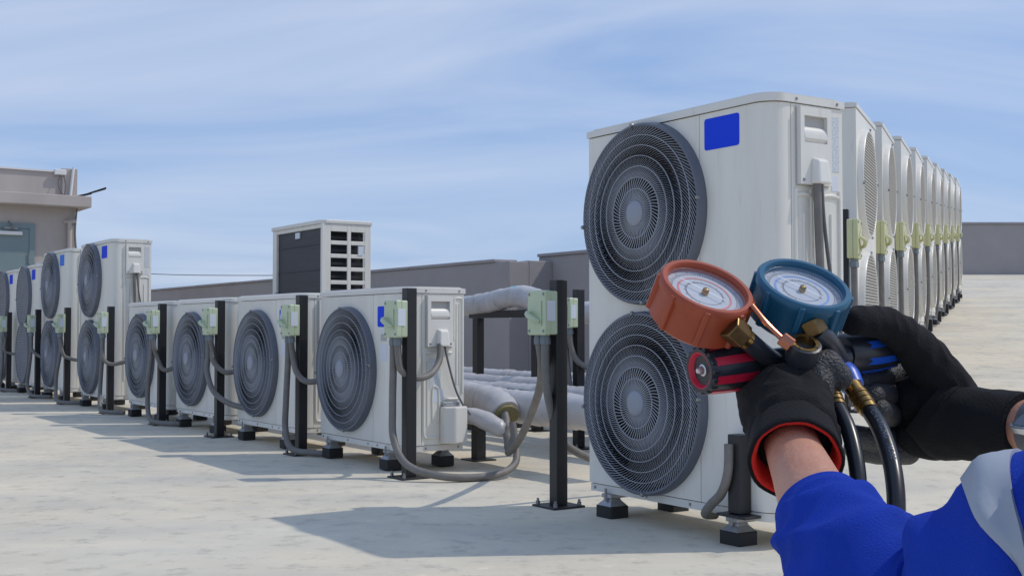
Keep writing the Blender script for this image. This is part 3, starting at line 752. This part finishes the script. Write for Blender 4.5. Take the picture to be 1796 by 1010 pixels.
link('closer', MB().box(.018,-1.02,2.14,.075,-.72,2.19), M['housew'], dr, smooth=0, bevel=.006)
link('closer_arm', MB().tube([(.05,-.82,2.19),(.10,-.86,2.26),(.03,-.90,2.33)], .010, 6, 1).box(.03,-.96,2.22,.05,-.78,2.25), M['screw'], dr)
link('kick_recess', MB().box(.0185,-1.5,.4,.022,-.95,1.55), M['door'], dr, smooth=0)
lampo = thing('floodlight', 'slim dark floodlight sticking out past the stair house slab against the sky', 'lamp', hp+Vector((0,0,2.75)), ROT)
link('arm', MB().tube([(-.2,.06,0.0),(-.1,.25,.05)], .016, 8, 1), M['black'], lampo)
link('head', MB().add([(-.16,.20,.03),(-.02,.20,.03),(-.02,.44,.115),(-.16,.44,.115),(-.16,.20,.055),(-.02,.20,.055),(-.02,.44,.15),(-.16,.44,.15)],[(0,3,2,1),(4,5,6,7),(0,1,5,4),(1,2,6,5),(2,3,7,6),(3,0,4,7)]), M['black'], lampo, smooth=0, bevel=.006)

# ------------------------------------------------------------------ second row, on the sloping section
ROT2 = math.atan2(.918,.397)
A2 = Vector((.397,.918,0)); B2 = Vector((-.918,.397,0))
ordn = ['nearest','second','third','fourth','fifth','sixth','seventh','eighth','ninth','tenth']
for i in range(9):
    y = 6.75+i*1.22
    p = Vector((rowx(y), y, 0)); zf = rampz(y+.9)
    unit('outdoor_unit', f'{ordn[i]} unit from us in the receding row on the right, behind the huge unit' if i else 'nearest unit of the receding row on the right, plain white end facing us',
         0, 0, zf+.10, 1.565, [(.36,.40),(.36,1.13)], 'units in the receding right-hand row', loc=p, rot=ROT2, d=.5, style='pale', sticker=None, sidecable=False, ribs=False,
         feet=(.054+zf-rampz(y+.1), .054))
    q = p + A2*(-.19) + B2*.045
    isolator(f'{ordn[i]} yellow-green switch box post from us along the right-hand row', Vector((q.x,q.y,rampz(q.y))), ROT2, hgt=1.12, zb=.84, scale=1.25,
             condA=[(-.05,-.06,.6),(-.05,-.06,.3),(-.02,-.03,.03)], condB=None, group='switch posts of the right-hand row', gm=M['yellow'])

# ------------------------------------------------------------------ manifold gauge set, held in front of us
def frame(n, up_hint):
    n = n.normalized(); x = up_hint.cross(n).normalized(); y = n.cross(x); return x, y, n
def cdir(x, y, z): return (CR*x + CU*y - CF*z).normalized()    # right, up, towards us
def basis(o, x, y, n): return Matrix(((x.x,y.x,n.x,o.x),(x.y,y.y,n.y,o.y),(x.z,y.z,n.z,o.z),(0,0,0,1)))
MAN = thing('manifold_gauge_set', 'refrigeration manifold with red and blue dial gauges held in two gloved hands', 'gauge set', at(1412,640,1.05))
MI = Matrix.Translation(-MAN.location)
def gput(name, mb, m, parent=None, world=None, smooth=40, bevel=0):
    o = link(name, mb, m, parent or MAN, smooth=smooth, bevel=bevel)
    if parent is None: o.matrix_local = MI @ (world or Matrix.Identity(4))
    return o
GR, GH = .0415, .039
def gauge(px, py, d, n, m, ringm, needle_a, nm, lab):
    c = at(px, py, d); x, y, n = frame(n, CU)
    W = basis(c, x, y, n)
    b = MB()
    prof = [(0,-GH),(GR-.006,-GH),(GR-.001,-GH+.004),(GR-.002,-.010),(GR,-.006),(GR,-.001),(GR-.002,.001),(GR-.0055,.001),(GR-.0070,-.001),(GR-.0070,-.0085)]
    b.lathe(prof, 64)
    o = gput(nm, b, m, None, W, smooth=45); o['label'] = lab
    for k in range(8):
        a = 2*PI*(k+.35)/8; M4 = Matrix.Rotation(a,4,'Z')
        r = MB(); pts = [(GR-.004,-.0036,-GH+.003),(GR-.004,.0036,-GH+.003),(GR+.0018,.0022,-GH+.004),(GR+.0018,-.0022,-GH+.004)]
        r.add([M4 @ Vector(p) for p in pts]+[M4 @ Vector((p[0],p[1],-.0015)) for p in pts], [(0,1,2,3),(7,6,5,4),(0,4,5,1),(1,5,6,2),(2,6,7,3),(3,7,4,0)])
        link('boot_rib', r, m, o, smooth=30, bevel=.0008)
    zd = -.0078
    dl = link('dial', MB().lathe([(0,zd),(GR-.0068,zd)], 56), M['dial'], o)
    link('coloured_scale', MB().lathe([(.0225,zd+.0003),(.0242,zd+.0003)], 56), ringm, dl)
    link('fine_scale', MB().lathe([(.0160,zd+.0003),(.0164,zd+.0003)], 48).lathe([(.0285,zd+.0003),(.0288,zd+.0003)], 56), M['ink'], dl)
    tk = MB()
    for k in range(61):
        a = R(225-270*k/60); l = .0042 if k % 5 == 0 else .0022
        u = Vector((math.cos(a),math.sin(a),0)); p = Vector((-u.y,u.x,0))*.00022
        for r0, r1 in ((.0288,.0288+l),(.0164,.0164+l*.55)):
            tk.add([u*r0-p+Vector((0,0,zd+.0004)),u*r0+p+Vector((0,0,zd+.0004)),u*r1+p+Vector((0,0,zd+.0004)),u*r1-p+Vector((0,0,zd+.0004))], [(0,1,2,3)])
    t_ = link('tick_marks', tk, M['ink'], dl, smooth=0); t_['kind'] = 'stuff'
    na = R(needle_a); u = Vector((math.cos(na),math.sin(na),0)); p = Vector((-u.y,u.x,0))
    nd = MB(); q = Vector((0,0,zd+.0035))
    nd.add([u*-.018-p*.0005+q,u*-.018+p*.0005+q,u*.024+p*.0006+q,u*.024-p*.0006+q], [(0,1,2,3)])
    link('needle', nd, M['needle'], o, smooth=0)
    link('needle_hub', MB().lathe([(0,zd+.0058),(.0022,zd+.0054),(.0030,zd+.004),(.0030,zd)], 18), M['brass'], o)
    ln = link('lens', MB().lathe([(0,-.0012),(GR-.0071,-.0022)], 56), M['lens'], o)
    if ln.data.polygons[0].normal.z < 0: ln.data.flip_normals()
    return c, x, y, n, o
nR = cdir(.25,.825,.505); nB = cdir(.17,.84,.51)
cR, xR, yR, _, redg = gauge(1241,502,1.0,nR,M['red'],M['inkred'],128,'red_gauge','dial gauge in an orange red rubber boot')
cB, xB, yB, _, blug = gauge(1411,497,1.02,nB,M['teal'],M['inkblue'],128,'blue_gauge','dial gauge in a teal blue rubber boot')
# brass necks and black branch tubes
def hexnut(a, b, r, m, nm, parent=None):
    a = a-MAN.location; b = b-MAN.location
    return link(nm, MB().tube([a,b], [r,r], 6, 1), m, MAN, smooth=0, bevel=.0012)
def mtube(pts, r, m, nm, n=16, sm=6, lab=None):
    return link(nm, MB().tube([p-MAN.location for p in pts], r, n, sm), m, MAN)
hexnut(at(1278,570,.978), at(1303,592,.985), .0115, M['brassd'], 'brass_neck')
mtube([at(1296,585,.985),at(1310,596,.99)], .0085, M['brass'], 'neck_collar', 16, 1)
mtube([at(1306,592,.99),at(1345,625,1.01),at(1385,650,1.04)], .0085, M['manif'], 'branch_tube')
hexnut(at(1418,560,1.0), at(1432,585,1.0), .0115, M['brassd'], 'brass_neck')
mtube([at(1430,580,1.0),at(1452,600,1.01),at(1470,632,1.04),at(1478,650,1.06)], .0095, M['manif'], 'branch_tube')
# cross bar and sight glass
mtube([at(1325,640,1.03),at(1372,632,1.03),at(1420,632,1.05),at(1480,628,1.07)], .0115, M['manif'], 'cross_bar', 18, 6)
ns = cdir(.10,.80,.55); x_, y_, n_ = frame(ns, CU); Wg = basis(at(1412,602,.985), x_, y_, n_)
sg = gput('sight_glass', MB().lathe([(.0132,-.017),(.0142,-.004),(.0140,0),(.0120,.0008),(.0116,-.002),(.0104,-.010),(0,-.011)], 40), M['manif'], None, Wg)
link('brass_ring', MB().lathe([(.0117,-.0005),(.0117,.0012),(.0088,.0010),(.0086,-.006)], 40), M['brass'], sg)
link('glass_eye', MB().lathe([(0,-.006),(.0087,-.006)], 24), M['glassd'], sg)
for k in range(4):
    a = R(45+90*k); link('ring_slot', MB().box(-.0008,-.0018,0,.0008,.0018,.0015), M['manif'], sg).matrix_local = Matrix.Rotation(a,4,'Z') @ Matrix.Translation((.0102,0,0)) @ Matrix.Rotation(PI/2,4,'Z')
mtube([at(1318,535,.985),at(1345,568,.98),at(1376,598,.972)], .0024, M['copper'], 'copper_rod', 10, 4)
hexnut(at(1370,592,.975), at(1390,607,.972), .0068, M['copper'], 'rod_nut')
# valve knobs
def knob(p0, p1, r, m, nm, lab):
    ax = (p1-p0); L_ = ax.length; x, y, n = frame(ax, CU); W = basis(p0, x, y, n)
    k = gput(nm, MB().lathe([(0,.004),(r*.70,.004),(r*.74,.0),(r*.86,0),(r*.93,.004),(r*1.0,L_*.35),(r*1.0,L_*.6),(r*.88,L_*.97),(r*.80,L_),(0,L_)], 48), M['knobblk'], None, W)
    k['label'] = lab
    for i in range(8):
        a = 2*PI*(i+.5)/8; vs = []; J = 8
        for j in range(J+1):
            z = L_*(.07+.86*j/J); rr = r*(.955+.055*math.sin(PI*min(1,j/J*1.15)))*(1 if j < 6 else 1-.035*(j-5))+.0006
            for da in (-.19,-.165,.165,.19):
                e = 0 if abs(da) < .17 else -.003
                vs.append(((rr+e)*math.cos(a+da), (rr+e)*math.sin(a+da), z))
        link('grip_stripe', MB().add(vs, [(j*4+q,j*4+q+1,j*4+q+5,j*4+q+4) for j in range(J) for q in range(3)]), m, k)
    for i in range(16):
        a = 2*PI*i/16; link('rim_tooth', MB().lathe([(0,-.001),(.0024,0),(.0024,.006)], 8), M['knobblk'], k).location = (r*.87*math.cos(a), r*.87*math.sin(a), .001)
    link('end_cap', MB().lathe([(0,.0055),(r*.55,.0055),(r*.69,.0005),(r*.73,.0002)], 40), m, k)
    link('spindle_screw', MB().lathe([(0,-.002),(.002,-.002),(.0032,0),(.0036,.005)], 6).lathe([(.0036,.003),(.0052,.0035),(.0052,.0055)], 16), M['silver'], k)
    return k
knob(at(1226,650,1.006), at(1334,634,1.035), .0215, M['knobred'], 'red_valve_knob', 'ribbed black knob with red stripes and red end cap')
knob(at(1560,608,1.13), at(1472,622,1.075), .0205, M['knobblue'], 'blue_valve_knob', 'ribbed black knob with bright blue stripes')
mtube([at(1349,642,1.02),at(1360,652,1.0)], .0055, M['manif'], 'service_port', 14, 1)
mtube([at(1357,650,1.0),at(1366,662,.995)], .0075, M['knobred'], 'red_port_cap', 14, 1)
# hoses
def hose(pts, r, nm, lab):
    h_ = mtube(pts, r, M['hose'], nm, 18, 8); h_['label'] = lab; return h_
hp1 = [at(1468,712,.985),at(1487,750,.965),at(1500,800,.945),at(1506,850,.93),at(1506,900,.92),at(1502,980,.905)]
hp2 = [at(1521,714,1.0),at(1543,750,.975),at(1561,800,.95),at(1570,850,.93),at(1572,905,.915),at(1568,990,.90)]
hose(hp1, .0066, 'charging_hose', 'left black hose dropping from the brass fitting')
hose(hp2, .0072, 'charging_hose', 'right black hose with pale print along it')
for pts, r in (([at(1456,678,1.0),at(1460,690,.997),at(1468,710,.987),at(1472,722,.98)], .0068), ([at(1494,676,1.02),at(1502,688,1.013),at(1515,704,1.004),at(1524,720,.995)], .0078)):
    f = mtube(pts, r, M['brass'], 'hose_crimp', 18, 4)
    for t_ in (.2,.45,.7):
        a = pts[1].lerp(pts[3], t_); dd = (pts[3]-pts[1]).normalized()*.0017
        link('crimp_groove', MB().tube([a-dd-MAN.location,a+dd-MAN.location], r*1.10, 18, 1), M['brassd'], f)
mtube([at(1478,648,1.035),at(1486,660,1.03),at(1496,678,1.022)], [.0100,.0112,.0100], M['knobblue'], 'blue_hose_nut', 14, 3)
mtube([at(1448,650,1.02),at(1456,680,1.0)], .0085, M['brass'], 'hose_elbow', 14, 1)
# print on the right hose
cu = bpy.data.curves.new('print', 'FONT'); cu.body = 'CHARGING   HOSE'; cu.size = .0062
tmp = bpy.data.objects.new('print', cu); col.objects.link(tmp)
me = bpy.data.meshes.new_from_object(tmp.evaluated_get(bpy.context.evaluated_depsgraph_get())); bpy.data.objects.remove(tmp)
def along(pts, t):
    k = min(int(t*(len(pts)-1)), len(pts)-2); return pts[k].lerp(pts[k+1], t*(len(pts)-1)-k)
ctr = MB(); ctr.tube(hp2, .0072, 4, 8)
axis = [sum((Vector(ctr.v[i*4+j]) for j in range(4)), Vector())/4 for i in range(len(ctr.v)//4)]
acc = [0]
for a, b in zip(axis, axis[1:]): acc.append(acc[-1]+(b-a).length)
def on_hose(d_):
    for i in range(len(acc)-1):
        if d_ <= acc[i+1]: return axis[i].lerp(axis[i+1], (d_-acc[i])/(acc[i+1]-acc[i])), (axis[i+1]-axis[i]).normalized()
    return axis[-1], (axis[-1]-axis[-2]).normalized()
for v_ in me.vertices:
    p, tg = on_hose(.014+v_.co.x*1.05); view = (Vector((0,0,HC))-p).normalized(); sidev = tg.cross(view).normalized(); nrm = sidev.cross(tg).normalized()
    if nrm.dot(view) < 0: nrm = -nrm
    ang = (v_.co.y-.0022)/.0072+.35
    v_.co = p + (nrm*math.cos(ang)+sidev*-math.sin(ang))*.00735 - MAN.location
link('hose_print', me, M['hoseink'], MAN, smooth=0)

# ------------------------------------------------------------------ technician: gloves, forearms, sleeves
PER = thing('person', 'technician in blue work jacket and black gloves holding up the gauges, arms only', 'person', at(1620,900,.85))
PL = PER.location.copy()
def blob(name, chains, voxel, m, parent=PER, smooth_it=8, disp=None):
    g_ = MB()
    for ch_ in chains:
        for (p0, r0), (p1, r1) in zip(ch_, ch_[1:]):
            p0 = p0-PL; p1 = p1-PL; d_ = (p1-p0); k = max(2, int(d_.length/(.35*min(r0,r1)))+1)
            for i in range(k+1):
                t_ = i/k; c = p0.lerp(p1, t_); r = r0+(r1-r0)*t_
                g_.lathe([(0,-r)]+[(r*math.cos(R(a)), r*math.sin(R(a))) for a in (-67,-45,-22,0,22,45,67)]+[(0,r)], 12, Matrix.Translation(c))
    o = link(name, g_, m, parent, smooth=0)
    md = o.modifiers.new('r', 'REMESH'); md.mode = 'VOXEL'; md.voxel_size = voxel
    sm = o.modifiers.new('s', 'SMOOTH'); sm.factor = .5; sm.iterations = smooth_it
    dg = bpy.context.evaluated_depsgraph_get(); me_ = bpy.data.meshes.new_from_object(o.evaluated_get(dg)); o.modifiers.clear()
    old = o.data; o.data = me_; bpy.data.meshes.remove(old)
    if disp:
        for v_ in me_.vertices: v_.co += v_.normal*disp(v_.co)
    me_.polygons.foreach_set('use_smooth', [True]*len(me_.polygons))
    if not me_.materials: me_.materials.append(m)
    return o
def A(*a): return at(*a)
wrinkle = lambda sc, am: (lambda c: am*(noise.noise(c*sc)+.5*noise.noise(c*sc*2.3)))
# left hand: back of the hand to us, fingers wrapped behind the manifold
W_ = A(1392,768,.965)
KN = [(A(1424,658,1.016),.0135),(A(1388,652,1.018),.0145),(A(1353,668,1.014),.0142),(A(1325,700,1.006),.0138)]
ch = []
for i, (k, r) in enumerate(KN):
    base = W_ + CR*((-.3,.0,.25,.5)[i]*-.022)
    ch.append([(base, .0235), (base.lerp(k,.55), .0215), (k, r)])
for i, (k, r) in enumerate(KN):
    fx = (14,10,6,4)[i]; q1 = k+CF*.030+CU*.004+CR*fx*.0004; q2 = q1+CF*.012-CU*.020+CR*.004; q3 = q2-CF*.014-CU*.012
    ch.append([(k, r*.98), (q1, .0118), (q2, .0108), (q3, .0098)])
ch.append([(KN[0][0]+CF*.006, .011), (KN[3][0]+CF*.006, .010)]); ch.append([(W_+CR*.016, .0225), (W_-CR*.014, .0225)])
ch.append([(A(1368,690,.988), .025), (A(1384,742,.962), .0305)]); ch.append([(A(1412,692,.990), .021), (A(1402,742,.962), .0300)]); ch.append([(A(1343,700,.995), .020), (A(1372,742,.965), .0265)])
gl = blob('glove', ch, .0021, M['glove'], smooth_it=6, disp=lambda c: .0012*noise.noise(c*55)+.0016*(1-2*abs(noise.noise(Vector((c.x*40,c.y*40,c.z*75)))))); gl['label'] = 'black knit glove seen from the back of the hand'
th = blob('thumb', [[(A(1425,730,.985), .016), (A(1434,672,.995), .0150), (A(1432,640,1.0), .0135), (A(1450,638,1.0), .0132), (A(1472,662,1.0), .0118)]], .0018, M['gloverub'], gl, 8)
# knit cuff with its red lining, open towards us
ax0, ax1 = A(1388,742,.975), A(1396,806,.925)
axd = (ax1-ax0).normalized(); x_, y_, n_ = frame(axd, CR)
def ring_tube(stations, k=40, ov=1.0, wob=0.0):
    vs = []
    for (c, r) in stations:
        for j in range(k):
            a = 2*PI*j/k; rr = r*(1+wob*math.sin(3*a+r*300)+wob*.6*math.sin(30*a)+wob*1.6*noise.noise(Vector((math.cos(a)*2,math.sin(a)*2,(c-ax0).length*70))))
            vs.append(c-PL+(x_*math.cos(a)+y_*math.sin(a)*ov)*rr)
    return MB().add(vs, [(i*k+j,i*k+(j+1)%k,(i+1)*k+(j+1)%k,(i+1)*k+j) for i in range(len(stations)-1) for j in range(k)])
Lc = (ax1-ax0).length
def S(t_, r): return (ax0+axd*(Lc*t_), r)
cf_ = link('cuff', ring_tube([S(-.1,.026),S(.1,.0315),S(.3,.0338),S(.5,.0350),S(.8,.0362),S(.95,.0375),S(1.02,.0372),S(1.04,.0360),S(1.02,.0345),S(.9,.0335)], wob=.012), M['glove'], gl, smooth=80)
link('red_lining', ring_tube([S(1.0,.0347),S(1.015,.0338),S(1.0,.0318),S(.93,.0305),S(.6,.0300),S(.2,.029)], wob=.012), M['redlin'], cf_, smooth=80)
# left forearm
fa = blob('forearm', [[(A(1386,760,.965), .0215), (A(1396,800,.925), .0225), (A(1424,868,.875), .0268), (A(1450,920,.845), .0290)],
                      [(A(1374,772,.955), .017), (A(1390,812,.915), .019), (A(1420,880,.868), .022)]], .0024, M['skin'], PER, 10)
# right hand: thumb on top of the blue knob, fingers curled under it
WR = A(1672,728,1.13)
KB = [A(1606,640,1.165), A(1604,676,1.172), A(1602,714,1.17), A(1602,752,1.155)]
ch = []
for i, k in enumerate(KB):
    base = WR + CU*((1.2,.4,-.4,-1.1)[i]*.017)
    ch.append([(base, .024), (base.lerp(k,.5), .0225), (k, .0165)])
ch.append([(A(1668,690,1.12), .024), (A(1626,632,1.11), .0215), (A(1586,588,1.09), .0170), (A(1552,566,1.075), .0150), (A(1508,563,1.06), .0138), (A(1496,565,1.055), .0122)])
ch.append([(A(1650,700,1.12), .028), (A(1610,700,1.13), .024)]); ch.append([(A(1640,770,1.13), .020), (A(1600,765,1.13), .018)])
gb = blob('glove', ch, .0021, M['glove'], smooth_it=7, disp=lambda c: .0011*noise.noise(c*60)+.0012*(1-2*abs(noise.noise(Vector((c.x*70+c.z*30,c.y*40,c.z*45)))))); gb['label'] = 'black glove with thumb laid over the blue valve knob'
fin = [[A(1566,656,1.155),A(1540,664,1.125),A(1510,670,1.10)],[A(1566,692,1.160),A(1548,695,1.115),A(1531,692,1.075)],[A(1568,728,1.155),A(1552,726,1.110),A(1541,718,1.072)],[A(1560,768,1.14),A(1528,772,1.115),A(1497,764,1.10)]]
for k, f in zip(KB, fin):
    blob('finger', [[(k, .0150), (f[0], .0135), (f[1], .0126), (f[2], .0108)]], .0018, M['gloverub'], gb, 7)
blob('finger', [[(A(1590,790,1.14), .014), (A(1540,792,1.125), .0125), (A(1500,786,1.115), .0115)]], .002, M['gloverub'], gb, 7)
# right knit cuff, wrist and watch
def tubeblob(name, pts, m, parent, k=36, amp=0, fr=20):
    t_ = MB().tube([p-PL for p,_ in pts], [r for _,r in pts], k, 8)
    if amp: t_.v = [tuple(Vector(p)+Vector(p).normalized()*0+Vector((noise.noise(Vector(p)*fr),noise.noise(Vector(p)*fr+Vector((5,5,5))),noise.noise(Vector(p)*fr+Vector((9,1,4)))))*amp) for p in t_.v]
    return link(name, t_, m, parent, smooth=80)
tubeblob('cuff', [(A(1635,712,1.125),.036),(A(1665,735,1.115),.0385),(A(1700,742,1.10),.0345),(A(1745,744,1.085),.0318),(A(1782,745,1.075),.0304),(A(1799,747,1.066),.0298)], M['glove'], gb, 40, .0016, 60)
tubeblob('wrist', [(A(1775,745,1.078),.0238),(A(1826,750,1.054),.0245),(A(1880,760,1.02),.027),(A(1980,800,.94),.034)], M['skin'], PER)
wt = link('watch', MB().tube([A(1812,749,1.06)-PL, A(1840,753,1.046)-PL], .0268, 32, 1, caps=False), M['strap'], PER, smooth=60)
wx = (A(1822,753,1.035)-A(1792,748,1.06)).normalized(); wn = cdir(-.15,.45,.88); wy = wn.cross(wx).normalized(); wn = wx.cross(wy).normalized()
cw = A(1810,733,1.028)-PL
Wm = Matrix(((wx.x,wy.x,wn.x,cw.x),(wx.y,wy.y,wn.y,cw.y),(wx.z,wy.z,wn.z,cw.z),(0,0,0,1)))
case = link('watch_case', MB().prism(rrect(-.014,-.017,.014,.017,.005), -.006, .002, 'z'), M['silver'], wt, smooth=30, bevel=.0012); case.matrix_local = Wm
gd_ = link('watch_face', MB().prism(rrect(-.0115,-.0145,.0115,.0145,.004), .0022, .0027, 'z'), M['glassd'], wt, smooth=30); gd_.matrix_local = Wm
# left sleeve: cuff at the forearm, elbow low, upper arm leaving the frame at right
ST = [(1434,888,.870,.0330),(1449,912,.857,.0365),(1482,966,.825,.0445),(1535,1040,.785,.050),(1620,1122,.755,.053),(1708,1118,.73,.057),(1782,1052,.71,.066),(1860,1002,.70,.073),(1960,985,.68,.078),(2200,985,.62,.085)]
sp_ = [(A(a,b,c),r) for a,b,c,r in ST]
def fold(p):
    q = Vector(p)
    a = 1-abs(noise.noise(Vector((q.x*16+q.z*11,q.y*9,q.z*16-q.x*11))))*2
    b = 1-abs(noise.noise(Vector((q.x*31-q.z*22+7,q.y*18,q.z*31+q.x*22))))*2
    return .0075*noise.noise(q*13)+.0075*(a*a*abs(a))-.0035+.0032*b*abs(b)+.0006*noise.noise(q*110)
def sleeve(name, pts, m, parent, k=72, off=0, smooth=10, cap=False):
    t_ = MB().tube([p-PL for p,_ in pts], [r+off for _,r in pts], k, smooth, caps=cap)
    o_ = link(name, t_, m, parent, smooth=80); me_ = o_.data
    nr = [v_.normal.copy() for v_ in me_.vertices]; P_ = []
    for q_, (v_, n_i) in enumerate(zip(me_.vertices, nr)):
        i_, a_ = q_//k, 2*PI*(q_%k)/k; wdw = max(0, min(1, (i_-6)/9))*1
        w1 = math.sin(i_*.30+2.0*math.sin(a_+.6)+1.1*math.sin(2*a_)); w2 = math.sin(i_*.55-1.5*math.sin(a_*2+1.1)+.6)
        P_.append(v_.co + n_i*wdw*(.0105*(1-abs(w1))**2+.0045*(1-abs(w2))**2-.0015 + .0042*noise.noise(v_.co*14) + .0022*noise.noise(v_.co*34)))
    nrow = len(P_)//k
    for it in range(2):
        Q_ = list(P_)
        for i_ in range(1, nrow-1):
            for a_ in range(k):
                Q_[i_*k+a_] = P_[i_*k+a_]*.4+(P_[(i_-1)*k+a_]+P_[(i_+1)*k+a_]+P_[i_*k+(a_+1)%k]+P_[i_*k+(a_-1)%k])*.15
        P_ = Q_
    for v_, p_ in zip(me_.vertices, P_): v_.co = p_
    return o_
sl_ = sleeve('jacket_sleeve', sp_, M['cloth'], PER); sl_['label'] = 'bright blue sleeve bunched at the elbow'
K_, r0_, r1_ = 72, 66, 72
sv = [v_.co + v_.normal*.0022 for v_ in sl_.data.vertices]
bv = [v_.co - v_.normal*.001 for v_ in sl_.data.vertices]
m = MB(); rows = list(range(r0_, r1_+1)); nr_ = len(rows)
pts_ = [bv[rows[0]*K_+k] for k in range(K_)] + [sv[r*K_+k] for r in rows for k in range(K_)] + [bv[rows[-1]*K_+k] for k in range(K_)]
m.add(pts_, [(i*K_+k, i*K_+(k+1)%K_, (i+1)*K_+(k+1)%K_, (i+1)*K_+k) for i in range(nr_+1) for k in range(K_)])
link('reflective_band', m, M['band'], sl_, smooth=60)
